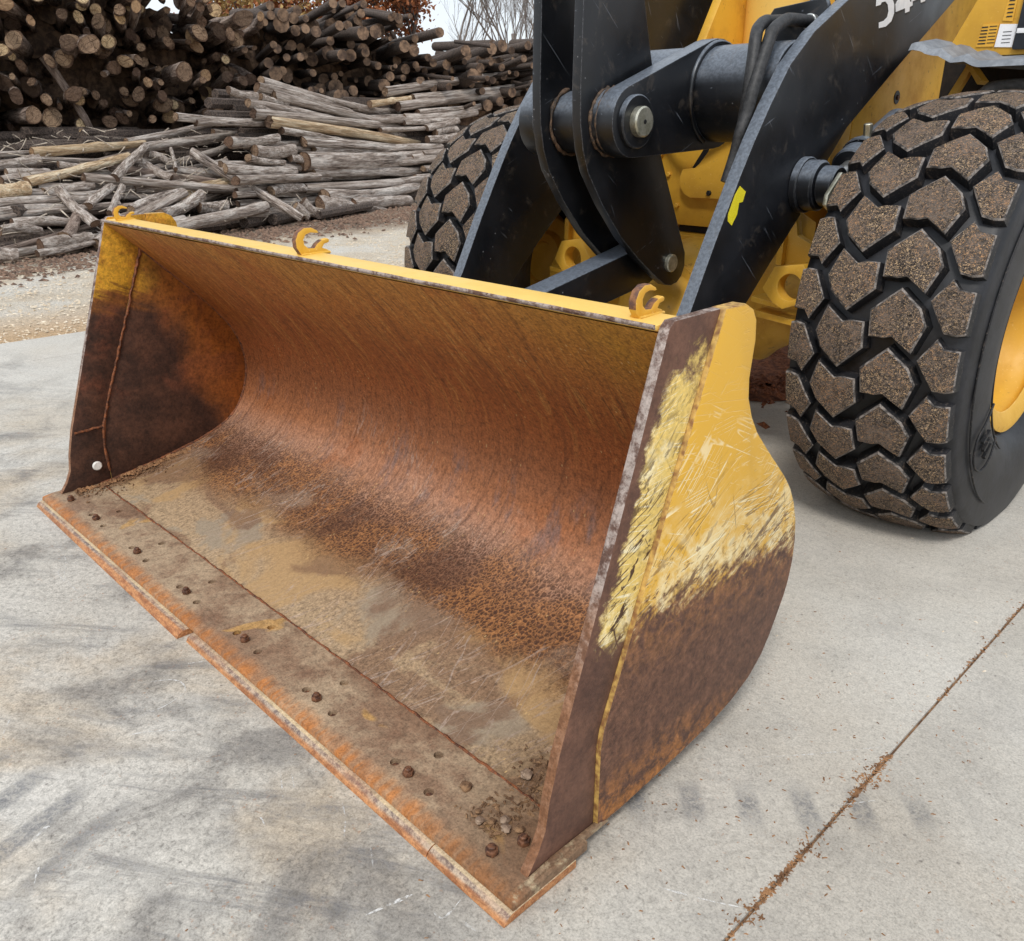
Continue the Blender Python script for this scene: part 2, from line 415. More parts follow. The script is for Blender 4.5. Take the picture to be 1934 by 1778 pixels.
    ln = s.op('MAXIMUM', s.step(s.op('ABSOLUTE', s.op('SUBTRACT', c1, 0.52)), 0.010, 0.002), s.step(s.op('ABSOLUTE', s.op('SUBTRACT', c2, 0.47)), 0.009, 0.002))
    ln = s.op('MULTIPLY', ln, s.op('MULTIPLY', s.step(patb, 0.46, 0.56), s.step(v, 0.7, 1.1)))
    col = s.mix(s.op('MULTIPLY', ln, 0.6), col, lin((176, 156, 142)))
    nearend = s.op('MULTIPLY', floor, s.step(s.op('ADD', x[0], s.op('MULTIPLY', pat, 0.5)), 1.1, 1.45))
    col = s.mix(s.op('MULTIPLY', nearend, 0.8), col, lin((98, 72, 50)))
    farend = s.step(s.op('ADD', x[0], s.op('MULTIPLY', pat, 0.3)), -1.02, -1.14)
    col = s.mix(s.op('MULTIPLY', s.op('MULTIPLY', floor, farend), 0.85), col, lin((100, 64, 40)))
    # grain
    calm = s.op('SUBTRACT', 0.95, s.op('MULTIPLY', s.op('MULTIPLY', floor, s.op('MAXIMUM', oc, gr)), 0.6))
    col = s.mix(calm, col, s.ramp(med, [(0.3, 0.5), (0.5, 1.0), (0.72, 1.35)]), 'MULTIPLY')
    col = s.mix(calm, col, s.ramp(fine, [(0.32, 0.55), (0.5, 1.0), (0.68, 1.35)]), 'MULTIPLY')
    fl = s.op('MULTIPLY', s.step(s.vor(s.map(U, (1, 0.5, 1)), 60), 0.16, 0.1), s.step(s.noise(U, 9, 2), 0.55, 0.62))
    col = s.mix(s.op('MULTIPLY', fl, 0.7), col, lin((206, 172, 120)))
    s.bump(s.op('ADD', s.op('MULTIPLY', med, 1.0), s.op('ADD', s.op('MULTIPLY', fine, 0.5), s.op('MULTIPLY', s.op('MULTIPLY', heel, vein2), 0.5))), 0.5, 0.004)
    return s.fin(col, s.step(pat, 0.3, 0.7, 0.5, 0.8), spec=0.35)

def grain(s, col, P, a=42, b=140, k=0.8):
    m = s.noise(P, a, 4, 0.7); f = s.noise(P, b, 3, 0.72)
    col = s.mix(k, col, s.ramp(m, [(0.3, 0.6), (0.5, 1.0), (0.72, 1.3)]), 'MULTIPLY')
    col = s.mix(k, col, s.ramp(f, [(0.3, 0.55), (0.5, 1.0), (0.7, 1.3)]), 'MULTIPLY')
    s.bump(s.op('ADD', m, s.op('MULTIPLY', f, 0.6)), 0.4, 0.003)
    return col

def m_side_inner():
    s = Mat('rusty_side_inner'); P = s.tc(); x = s.xyz(P); y, z = x[1], x[2]
    yz = s.comb(y, z, x[0])
    n = s.noise(yz, 3.2, 6, 0.65, 0.3); n2 = s.noise(s.map(yz, loc=(5, 2, 0)), 7, 6, 0.7)
    drag = s.noise(s.map(yz, (2.4, 26, 1), rot=(0, 0, R(24))), 1.0, 5, 0.7)
    # back of the pocket is orange, its mouth dark brown, the top corner still yellow
    orange = s.step(s.op('ADD', s.op('ADD', y, s.op('MULTIPLY', z, 0.35)), s.op('MULTIPLY', s.op('SUBTRACT', n, 0.5), 0.5)), 0.78, 1.0)
    col = s.mix(s.step(n2, 0.35, 0.7), lin((60, 40, 32)), lin((88, 58, 44)))
    col = s.mix(orange, col, s.mix(n2, lin((118, 62, 30)), lin((176, 106, 40))))
    red = s.op('MULTIPLY', s.step(n, 0.5, 0.62), s.step(z, 0.25, 0.5)); col = s.mix(s.op('MULTIPLY', red, 0.5), col, lin((128, 74, 52)))
    lim = s.op('ADD', z, s.op('ADD', s.op('MULTIPLY', s.op('SUBTRACT', drag, 0.5), 0.22), s.op('MULTIPLY', s.op('SUBTRACT', n2, 0.5), 0.12)))
    yel = s.op('MULTIPLY', s.step(lim, 0.78, 0.83), s.step(s.op('ADD', y, s.op('MULTIPLY', n2, 0.16)), 0.72, 0.56))
    yel = s.op('MAXIMUM', yel, s.step(s.op('ADD', y, z), 1.515, 1.53))
    pal = s.mix(s.step(n2, 0.5, 0.66), lin((204, 152, 46)), lin((178, 118, 40)))
    col = s.mix(yel, col, pal)
    band = s.op('MULTIPLY', s.step(lim, 0.7, 0.8), s.op('SUBTRACT', 1.0, yel)); col = s.mix(s.op('MULTIPLY', band, 0.55), col, lin((160, 98, 36)))
    fleck = s.step(s.vor(yz, 30), 0.14, 0.08)
    fleck = s.op('MULTIPLY', fleck, s.step(s.noise(yz, 6, 2), 0.5, 0.62)); col = s.mix(s.op('MULTIPLY', fleck, 0.7), col, lin((70, 46, 36)))
    col = grain(s, col, P, 30, 100, 0.95)
    return s.fin(col, 0.62, spec=0.35)

def scratch_set(s, yz, dirs):
    """thin lines: where a stretched noise crosses a level, broken up by a second noise"""
    out = None
    for i, (ang, fx, fy, w) in enumerate(dirs):
        q = s.map(yz, (fx, fy, 1), rot=(0, 0, R(ang)), loc=(i * 3.7 + fx, i * 1.9, i))
        n = s.noise(q, 1.0, 0, 0.4, 0.06); g = s.noise(s.map(yz, (1, 1, 1), loc=(i * 2.3, i * 5.1, 0)), 4 + i, 4, 0.65)
        m = s.op('MULTIPLY', s.step(s.op('ABSOLUTE', s.op('SUBTRACT', n, 0.5)), w, w * 0.25), s.step(g, 0.5, 0.58))
        out = m if out is None else s.op('MAXIMUM', out, m)
    return out
def m_side_outer():
    """painted outside of the bucket cheek: yellow above, scuffed pale, bare brown steel below"""
    s = Mat('worn_yellow_side'); P = s.tc(); x = s.xyz(P); y, z = x[1], x[2]
    yz = s.comb(y, z, 0.0)
    n = s.noise(yz, 4, 5, 0.6); n2 = s.noise(yz, 26, 6, 0.75, 0.4); n3 = s.noise(s.map(yz, loc=(3, 8, 0)), 8, 7, 0.72, 0.6)
    h = s.op('ADD', z, s.op('MULTIPLY', s.op('SUBTRACT', y, 0.4), 0.06))          # height above the wear line
    hn = s.op('ADD', h, s.op('MULTIPLY', s.op('SUBTRACT', n, 0.5), 0.22))
    col = s.mix(s.step(n, 0.45, 0.75), lin(YEL), lin((210, 160, 58)))
    rub = s.op('MULTIPLY', s.step(hn, 0.78, 0.54), s.step(n3, 0.40, 0.60))
    col = s.mix(s.op('MULTIPLY', rub, s.step(n2, 0.34, 0.58, 0.35, 0.85)), col, lin((242, 228, 184)))
    fine = scratch_set(s, yz, ((-14, 0.9, 46, 0.022), (-30, 1.0, 52, 0.022), (8, 0.9, 44, 0.018), (-46, 1.2, 50, 0.018), (26, 1.4, 48, 0.016), (-4, 0.8, 60, 0.024)))
    col = s.mix(s.op('MULTIPLY', s.step(hn, 0.98, 0.66, 0.06, 1.0), s.op('MULTIPLY', fine, 0.8)), col, lin((248, 238, 200)))
    gouge = scratch_set(s, yz, ((-18, 0.8, 22, 0.024), (-33, 0.9, 26, 0.024), (-8, 0.8, 30, 0.022), (76, 2.4, 14, 0.012), (-56, 1.4, 24, 0.016), (-25, 0.7, 40, 0.028)))
    gouge = s.op('MULTIPLY', gouge, s.step(hn, 0.84, 0.56))
    col = s.mix(s.op('MULTIPLY', gouge, 0.9), col, lin((92, 62, 40)))
    chips = s.op('MULTIPLY', s.step(s.noise(s.map(yz, (10, 26, 1), rot=(0, 0, R(-24))), 1.0, 5, 0.75, 0.4), 0.56, 0.60), s.step(hn, 0.70, 0.53))
    col = s.mix(s.op('MULTIPLY', chips, 0.9), col, lin((104, 70, 46)))
    marks = s.op('MULTIPLY', s.step(s.noise(s.map(yz, (5, 30, 1), rot=(0, 0, R(-22)), loc=(3, 3, 0)), 1.0, 3, 0.6), 0.70, 0.72), s.step(z, 0.95, 0.85)); col = s.mix(s.op('MULTIPLY', marks, 0.8), col, lin((120, 86, 44)))
    rag = s.noise(s.map(yz, (8, 46, 1), rot=(0, 0, R(-24))), 1.0, 6, 0.78, 0.5)
    bare = s.step(s.op('ADD', h, s.op('ADD', s.op('MULTIPLY', s.op('SUBTRACT', rag, 0.5), 0.26), s.op('MULTIPLY', s.op('SUBTRACT', n2, 0.5), 0.26))), 0.565, 0.475)
    bro = s.mix(s.step(n2, 0.3, 0.7), lin((88, 60, 48)), lin((114, 80, 62)))
    bro = s.mix(s.op('MULTIPLY', s.step(hn, 0.2, 0.05), s.step(n2, 0.4, 0.6)), bro, lin((166, 108, 56)))
    halo = s.op('MULTIPLY', s.step(h, 0.30, 0.54), s.step(n2, 0.40, 0.60)); bro = s.mix(s.op('MULTIPLY', halo, 0.6), bro, lin((158, 106, 58)))
    fm = s.noise(P, 80, 5, 0.82); fm2 = s.noise(s.map(P, loc=(4, 4, 4)), 26, 5, 0.75)
    bro = s.mix(0.9, bro, s.ramp(fm, [(0.32, 0.5), (0.5, 1.0), (0.68, 1.5)]), 'MULTIPLY')
    bro = s.mix(0.7, bro, s.ramp(fm2, [(0.32, 0.65), (0.5, 1.0), (0.68, 1.3)]), 'MULTIPLY')
    col = s.mix(bare, col, bro)
    e = s.edge(0.007); col = s.mix(s.op('MULTIPLY', e, s.step(n2, 0.46, 0.56)), col, lin((132, 104, 82)))
    s.bump(s.op('ADD', s.op('MULTIPLY', fm, bare), s.op('MULTIPLY', s.op('MAXIMUM', gouge, fine), -0.5)), 0.35, 0.003)
    return s.fin(col, s.mix(bare, (0.4, 0.4, 0.4, 1), (0.62, 0.62, 0.62, 1)), spec=0.4)

def m_cutter_outer():
    """side cutter strip: mostly bare brown, islands of scratched yellow between knee and top"""
    s = Mat('worn_side_cutter'); P = s.tc(); x = s.xyz(P); y, z = x[1], x[2]
    yz = s.comb(y, z, 0.0)
    n = s.noise(yz, 9, 6, 0.72, 0.3); n2 = s.noise(s.map(yz, loc=(2, 5, 0)), 24, 6, 0.75, 0.4)
    fine = scratch_set(s, yz, ((-10, 1.2, 46, 0.024), (-30, 1.4, 52, 0.024), (14, 1.2, 50, 0.024), (-2, 1.2, 60, 0.024)))
    gouge = s.op('MAXIMUM', scratch_set(s, yz, ((-34, 1.0, 24, 0.03), (-50, 1.2, 26, 0.03), (-20, 1.0, 30, 0.026), (60, 2.2, 18, 0.016), (-40, 1.0, 42, 0.034))), s.step(s.noise(s.map(yz, (12, 34, 1), rot=(0, 0, R(-40))), 1.0, 5, 0.75, 0.4), 0.555, 0.60))
    bro = s.mix(s.step(n, 0.3, 0.7), lin((84, 58, 48)), lin((116, 82, 66)))
    lead = s.op('ADD', 0.075, s.op('MULTIPLY', z, 0.335))
    back = s.op('SUBTRACT', y, lead)       # distance behind the leading edge
    w = s.op('ADD', s.op('MULTIPLY', s.op('SUBTRACT', n, 0.5), 0.34), s.op('MULTIPLY', s.op('SUBTRACT', n2, 0.5), 0.22))
    yel = s.op('MULTIPLY', s.step(s.op('ADD', z, w), 0.44, 0.54), s.step(s.op('ADD', z, w), 1.02, 0.94))
    yel = s.op('MULTIPLY', yel, s.step(s.op('ADD', back, s.op('MULTIPLY', w, 0.35)), 0.02, 0.045))
    pale = s.mix(s.op('MAXIMUM', s.op('MULTIPLY', fine, 0.8), s.step(n, 0.5, 0.68, 0.0, 0.75)), lin((228, 196, 112)), lin((246, 236, 202)))
    pale = s.mix(s.op('MULTIPLY', gouge, s.step(z, 1.0, 0.62, 0.35, 1.0)), pale, lin((78, 54, 38)))
    col = s.mix(yel, bro, pale)
    fm = s.noise(P, 70, 5, 0.8); col = s.mix(0.65, col, s.ramp(fm, [(0.3, 0.55), (0.5, 1.0), (0.7, 1.35)]), 'MULTIPLY')
    s.bump(fm, 0.35, 0.003)
    return s.fin(col, 0.6, spec=0.35)

def m_edge_steel():
    """bare rolled edge: rust broken by bright worn steel"""
    s = Mat('worn_edge_steel'); P = s.tc(); n = s.noise(P, 30, 5, 0.72); m = s.noise(P, 8, 5, 0.6)
    z = s.xyz(P)[2]
    col = s.mix(s.step(n, 0.4, 0.6), lin((98, 70, 58)), lin((164, 150, 142)))
    low = s.step(s.op('ADD', z, s.op('MULTIPLY', m, 0.4)), 0.86, 0.6)
    col = s.mix(s.op('MULTIPLY', low, 0.85), col, s.mix(n, lin((96, 60, 40)), lin((168, 116, 74))))
    col = grain(s, col, P, 60, 160, 0.6)
    return s.fin(col, 0.55, metal=0.15)

def m_cutting(name='cutting_edge_steel', hot=0.5):
    s = Mat(name); P = s.tc(); x = s.xyz(P)
    n = s.noise(P, 3.0, 6, 0.65, 0.4); n2 = s.noise(P, 14, 6, 0.7); st = s.noise(s.map(P, (30, 3, 1)), 1.0, 4, 0.65)
    col = s.mix(s.step(n, 0.38, 0.6), lin((136, 108, 86)), lin((170, 148, 122)))
    col = s.mix(s.op('MULTIPLY', s.step(n2, 0.48, 0.64), 0.5), col, lin((110, 80, 62)))
    front = s.step(s.op('ADD', x[1], s.op('MULTIPLY', s.op('SUBTRACT', n2, 0.5), 0.06)), 0.075, 0.03)
    col = s.mix(s.op('MULTIPLY', front, s.op('ADD', 0.35, s.op('MULTIPLY', s.step(st, 0.4, 0.6), hot))), col, lin((176, 108, 48)))
    oc = s.step(s.noise(s.map(P, loc=(3.3, 7, 0)), 3.4, 4, 0.5, 0.5), 0.62, 0.66); col = s.mix(s.op('MULTIPLY', oc, 0.7), col, lin((188, 146, 84)))
    endr = s.step(s.op('ADD', x[0], s.op('MULTIPLY', n, 0.3)), 1.15, 1.4); col = s.mix(s.op('MULTIPLY', endr, 0.6), col, lin((104, 74, 50)))
    dry = s.op('MULTIPLY', s.step(x[0], 1.325, 1.335), s.step(s.noise(P, 22, 5, 0.7, 0.5), 0.5, 0.62)); col = s.mix(s.op('MULTIPLY', dry, 0.6), col, lin((176, 160, 130)))
    col = grain(s, col, P, 48, 170, 0.8)
    return s.fin(col, 0.66, spec=0.35)
def m_wear_edge():
    s = Mat('wear_edge_steel'); P = s.tc(); x = s.xyz(P)
    n = s.noise(s.map(P, (1, 4, 4)), 14, 6, 0.75); n2 = s.noise(P, 50, 5, 0.75); n3 = s.noise(P, 3, 4, 0.6)
    g = s.t.nodes.new('ShaderNodeNewGeometry'); nz = s.xyz(g.outputs['Normal'])
    col = s.mix(s.step(n, 0.4, 0.6), lin((150, 96, 60)), lin((190, 134, 88)))
    gry = s.mix(s.step(n2, 0.4, 0.6), lin((118, 102, 96)), lin((178, 160, 140)))
    up = s.step(nz[2], 0.2, 0.5)
    col = s.mix(s.op('MULTIPLY', up, s.op('MULTIPLY', s.step(n3, 0.3, 0.6, 0.4, 1.0), s.step(s.op('ADD', x[1], s.op('MULTIPLY', s.op('SUBTRACT', n, 0.5), 0.010)), -0.002, 0.006))), col, gry)
    rim = s.op('MULTIPLY', up, s.step(x[1], 0.0105, 0.0135)); col = s.mix(s.op('MULTIPLY', rim, s.step(n3, 0.38, 0.58, 0.1, 0.85)), col, lin((206, 184, 146)))
    col = grain(s, col, P, 70, 200, 0.7)
    return s.fin(col, 0.55, spec=0.4)

def m_plain(name, c1, c2, sc=30, rough=0.6, metal=0.0, k=0.5, bump=0.2):
    s = Mat(name); P = s.tc(); n = s.noise(P, sc, 4, 0.65); f = s.noise(P, sc * 4, 3, 0.7)
    col = s.mix(s.step(n, 0.35, 0.65), lin(c1), lin(c2))
    col = s.mix(k, col, s.ramp(f, [(0.3, 0.65), (0.5, 1.0), (0.7, 1.25)]), 'MULTIPLY')
    s.bump(s.op('ADD', n, f), bump, 0.003)
    return s.fin(col, rough, metal)

def m_tread():
    s = Mat('dusty_tread'); P = s.tc(); r = s.rnd()
    Q = s.op_vec_add(P, s.comb(s.op('MULTIPLY', r, 13.0), s.op('MULTIPLY', r, 7.0), 0.0))
    n = s.noise(Q, 11, 6, 0.7, 0.4); n2 = s.noise(Q, 28, 5, 0.7, 0.5)
    f = s.noise(Q, 115, 5, 0.85, 1.2); ch = s.noise(s.map(Q, (1, 1.7, 1.7), rot=(R(25), R(20), 0)), 125, 2, 0.6, 1.5); ch2 = s.noise(s.map(Q, (1.7, 1, 1.2), rot=(R(-35), R(10), R(40))), 140, 2, 0.6, 1.5)
    col = s.mix(s.step(f, 0.42, 0.64), lin((34, 31, 30)), lin((124, 111, 102)))
    col = s.mix(s.op('MULTIPLY', s.step(n, 0.42, 0.66), 0.45), col, lin((134, 122, 112)))
    col = s.mix(s.op('MULTIPLY', s.step(n2, 0.52, 0.66), 0.65), col, lin((38, 35, 35)))
    tan = s.mix(s.step(n, 0.4, 0.6), lin((222, 190, 150)), lin((198, 150, 106)))
    amt = s.op('ADD', 0.55, s.op('MULTIPLY', s.step(r, 0.0, 1.0), 0.35))
    col = s.mix(s.op('MULTIPLY', s.op('MAXIMUM', s.step(ch, 0.585, 0.635), s.step(ch2, 0.595, 0.645)), amt), col, tan)
    s.bump(s.op('ADD', f, s.op('ADD', ch, n2)), 0.8, 0.006)
    return s.fin(col, 0.85, spec=0.25)
def _ova(s, a, v):
    n = s.t.nodes.new('ShaderNodeVectorMath'); n.operation = 'ADD'; s.put(n.inputs[0], a); s.put(n.inputs[1], v); return n.outputs[0]
Mat.op_vec_add = _ova
def m_rubber():
    s = Mat('black_rubber'); P = s.tc(); n = s.noise(P, 7, 5, 0.6); f = s.noise(P, 110, 3, 0.7)
    col = s.mix(s.step(n, 0.4, 0.7), lin((22, 23, 26)), lin((38, 38, 42)))
    col = s.mix(s.op('MULTIPLY', s.step(f, 0.56, 0.68), 0.45), col, lin((116, 106, 98)))
    dd = s.noise(P, 22, 5, 0.75, 0.6); col = s.mix(s.op('MULTIPLY', s.step(dd, 0.55, 0.68), 0.35), col, lin((110, 96, 84)))
    s.bump(s.op('ADD', n, f), 0.25, 0.002)
    return s.fin(col, 0.55, spec=0.4)

def m_bark(name, dark, light, pale, k):
    s = Mat(name); P = s.tc(); r = s.rnd()
    Q = s.op_vec_add(s.map(P, (1, 1, 9)), s.comb(s.op('MULTIPLY', r, 31.0), s.op('MULTIPLY', r, 17.0), 0.0))
    st = s.noise(s.map(Q, (2.6, 2.6, 0.75)), 1.0, 6, 0.7, 0.5); f = s.noise(s.map(Q, (9, 9, 2.5)), 1.0, 4, 0.75); pch = s.noise(s.map(Q, (0.8, 0.8, 0.45)), 1.0, 5, 0.65)
    col = s.ramp(st, [(0.34, lin(dark)), (0.5, lin(light)), (0.66, lin(pale))])
    col = s.mix(s.step(pch, 0.5, 0.64, 0.0, k), col, lin(pale))
    col = s.mix(s.step(pch, 0.44, 0.32, 0.0, 0.6), col, lin(dark))
    col = s.mix(0.85, col, s.ramp(f, [(0.34, 0.4), (0.5, 1.0), (0.66, 1.35)]), 'MULTIPLY')
    col = s.mix(s.op('MULTIPLY', s.step(r, 0.0, 1.0), 0.3), col, lin(light))
    s.bump(s.op('ADD', st, s.op('MULTIPLY', f, 0.6)), 0.55, 0.12)
    return s.fin(col, 0.9, spec=0.2)
def m_end(name, a, b, dark):
    s = Mat(name); P = s.tc(); r = s.rnd(); x = s.xyz(P)
    rad = s.op('SQRT', s.op('ADD', s.op('MULTIPLY', x[0], x[0]), s.op('MULTIPLY', x[1], x[1])))
    Q = s.op_vec_add(P, s.comb(s.op('MULTIPLY', r, 31.0), s.op('MULTIPLY', r, 17.0), 0.0))
    n = s.noise(Q, 2.2, 5, 0.7, 0.6); ring = s.op('SINE', s.op('MULTIPLY', s.op('ADD', rad, s.op('MULTIPLY', n, 0.12)), 34.0))
    base = s.mix(r, lin(a), lin(b))
    col = s.mix(s.step(n, 0.5, 0.68, 0, 0.8), base, lin(dark))
    col = s.mix(s.step(ring, 0.2, 1.0, 0, 0.3), col, lin(dark))
    crack = s.step(s.op('ADD', s.vor(Q, 1.1, 'DISTANCE_TO_EDGE'), s.op('MULTIPLY', n, 0.1)), 0.085, 0.05); col = s.mix(s.op('MULTIPLY', crack, 0.8), col, lin((58, 42, 34)))
    col = s.mix(s.step(rad, 0.8, 0.98, 0, 0.85), col, lin((92, 70, 56)))
    col = s.mix(s.step(s.op('FRACT', s.op('MULTIPLY', r, 7.31)), 0.35, 1.0, 0.0, 0.8), col, lin(dark))
    s.bump(n, 0.6, 0.15)
    return s.fin(col, 0.85, spec=0.2)

def m_scrape():
    s = Mat('chalky_scrape'); P = s.tc(); n = s.noise(P, 70, 4, 0.75); n2 = s.noise(P, 9, 3, 0.6)
    s.put(s.b.inputs['Alpha'], s.op('MULTIPLY', s.step(n, 0.42, 0.58), s.step(n2, 0.3, 0.6, 0.25, 0.85)))
    return s.fin(lin((224, 223, 220)), 0.9, spec=0.2)
MT = dict(
    tread_edge=m_plain('scuffed_lug_edge', (52, 49, 48), (138, 130, 124), 45, 0.8, 0, 0.8),
    concrete=m_concrete(), yard=m_yard(), yellow=m_yellow(), yellow_top=m_yellow('pale_yellow_paint', 0.15, 0.55), yellow_mid=m_yellow('stained_yellow_paint', 0.5, 0.0), yellow_dirty=m_yellow('dusty_yellow_paint', 0.75, 0.0),
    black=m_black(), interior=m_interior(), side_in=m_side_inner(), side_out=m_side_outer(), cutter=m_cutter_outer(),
    edge=m_edge_steel(), cutting=m_cutting(), wear=m_wear_edge(), tread=m_tread(), rubber=m_rubber(), casing=m_plain('tyre_casing_rubber', (19, 20, 24), (34, 35, 40), 12, 0.5, 0, 0.5, 0.15),
    weld=m_plain('rusty_weld', (78, 46, 30), (140, 82, 46), 60, 0.7), bolt=m_plain('rusty_bolt', (70, 46, 36), (128, 86, 60), 80, 0.6, 0.2),
    hole=m_plain('hole_dirt', (48, 32, 24), (84, 54, 34), 90, 0.9), hook=m_plain('hook_rust', (96, 66, 56), (146, 100, 62), 60, 0.6, 0.1),
    steel=m_plain('pin_steel', (160, 158, 140), (196, 194, 180), 25, 0.3, 0.75, 0.3), chrome=m_plain('fitting_zinc', (170, 172, 172), (205, 206, 204), 40, 0.28, 0.85, 0.2),
    hose=m_plain('hose_rubber', (30, 31, 33), (52, 52, 54), 60, 0.55), fender=m_plain('grey_fender_rubber', (110, 115, 122), (136, 141, 148), 14, 0.5, 0.0, 0.25),
    bark_dark=m_bark('dark_bark', (50, 41, 37), (136, 118, 107), (194, 178, 166), 0.4), bark_pale=m_bark('weathered_bark', (58, 47, 42), (164, 149, 138), (230, 222, 214), 0.6),
    bark_tan=m_bark('peeled_wood', (120, 92, 66), (200, 172, 138), (240, 226, 198), 0.7),
    end=m_end('sawn_end', (172, 146, 120), (128, 102, 84), (74, 58, 50)), end_pale=m_end('pale_sawn_end', (228, 204, 164), (212, 178, 134), (136, 104, 80)),
    twig=m_plain('twig_bark', (104, 96, 92), (138, 130, 124), 3, 0.9), oak=m_plain('oak_bark', (60, 50, 44), (90, 78, 70), 4, 0.9),
    leaf=m_plain('brown_oak_leaf', (112, 62, 34), (158, 96, 52), 0.9, 0.75, 0.0, 0.3, 0.0), leaf2=m_plain('tan_oak_leaf', (136, 106, 58), (170, 142, 86), 0.9, 0.75, 0.0, 0.3, 0.0),
    chip=m_plain('wood_chip', (196, 176, 148), (226, 214, 194), 8, 0.85), crumb=m_plain('bark_crumb', (112, 80, 54), (156, 116, 80), 20, 0.9),
    core=m_plain('gap_shade_bark', (40, 33, 30), (104, 90, 81), 45, 0.95, 0, 0.9, 0.6), core_end=m_plain('old_log_end', (78, 62, 52), (140, 114, 92), 5, 0.9), splinter=m_plain('split_wood', (150, 136, 122), (206, 194, 178), 20, 0.9),  # core bark darkened: the shade between the logs is put into its colour
    worn_yellow_edge=m_plain('worn_yellow_edge', (206, 168, 92), (132, 92, 54), 55, 0.55, 0, 0.7),
    grease=m_plain('dried_grease', (42, 36, 32), (104, 82, 64), 40, 0.7),
    litter=m_plain('bark_litter', (88, 70, 60), (140, 114, 96), 20, 0.95),
    mulch=m_plain('red_bark_mulch', (92, 54, 36), (140, 86, 56), 30, 0.95, 0, 0.9, 0.8), gravel=m_plain('pale_gravel', (160, 152, 142), (196, 188, 178), 30, 0.95, 0, 0.8, 0.8),
    mud=m_plain('dry_mud', (92, 66, 46), (140, 108, 78), 30, 0.9, 0, 0.6, 0.5), stone=m_plain('grey_stone', (112, 90, 74), (152, 130, 110), 25, 0.85),
    white=m_plain('white_plastic', (226, 224, 218), (240, 238, 234), 20, 0.4, 0, 0.1, 0.05), scratch=m_scrape(),
    sticker=m_plain('reflective_yellow', (222, 206, 30), (236, 222, 60), 300, 0.35, 0, 0.4), decal_w=m_plain('white_decal', (226, 228, 232), (240, 240, 242), 10, 0.4, 0, 0.08, 0.0),
    decal_k=m_plain('black_decal', (16, 16, 18), (24, 24, 26), 10, 0.4, 0, 0.1, 0.0), dark=m_plain('underside_shade', (26, 22, 20), (44, 36, 30), 12, 0.8),  # last one: shade inside the chassis put into a dark brown colour
    panel_k=m_plain('black_panel', (26, 29, 34), (40, 44, 50), 10, 0.35, 0, 0.15, 0.05), decal_y=m_plain('amber_decal', (214, 158, 46), (226, 172, 58), 10, 0.45, 0, 0.1, 0.0),
)

# ------------------------------------------------------------------ ground
def sheet(name, x0, x1, y0, y1, z0, z1, mat, parent=None, bev=0.006):
    return plate(name, [(x0, y0), (x1, y0), (x1, y1), (x0, y1)], 'z', z0, z1, mat, parent, bev)
gv, gf = [], []
gx = [-400, -120, -60, -30] + [-22 + i * 0.5 for i in range(38)] + [0, 15, 60, 300]
gy = [-300, -60, -20, -8] + [-5 + i * 0.6 for i in range(50)] + [40, 80, 300]
for i, a in enumerate(gx):
    for j, b in enumerate(gy):
        bumpy = 0.02 * math.sin(a * 2.1 + b * 1.3) * math.cos(b * 1.7 - a) if -20 < a < -4.8 and -5 < b < 25 else 0
        gv.append((a, b, -0.035 + bumpy))
for i in range(len(gx) - 1):
    for j in range(len(gy) - 1):
        n = len(gy); gf.append((i * n + j, (i + 1) * n + j, (i + 1) * n + j + 1, i * n + j + 1))
ground = structure(new_obj('ground', raw_mesh('ground', gv, gf, MT['yard'], True)))
pave = structure(new_obj('concrete_pavement', raw_mesh('concrete_pavement', [(-4.5, -6, -0.006), (9, -6, -0.006), (9, 16, -0.006), (-4.5, 16, -0.006)], [(0, 1, 2, 3)], MT['mud'])))
for (x0, x1) in ((-4.5, -3.842), (-3.838, 1.659), (1.665, 9.0)):
    sheet('slab', x0, x1, -6, 16, -0.015, 0.0, MT['concrete'], pave, 0.004)
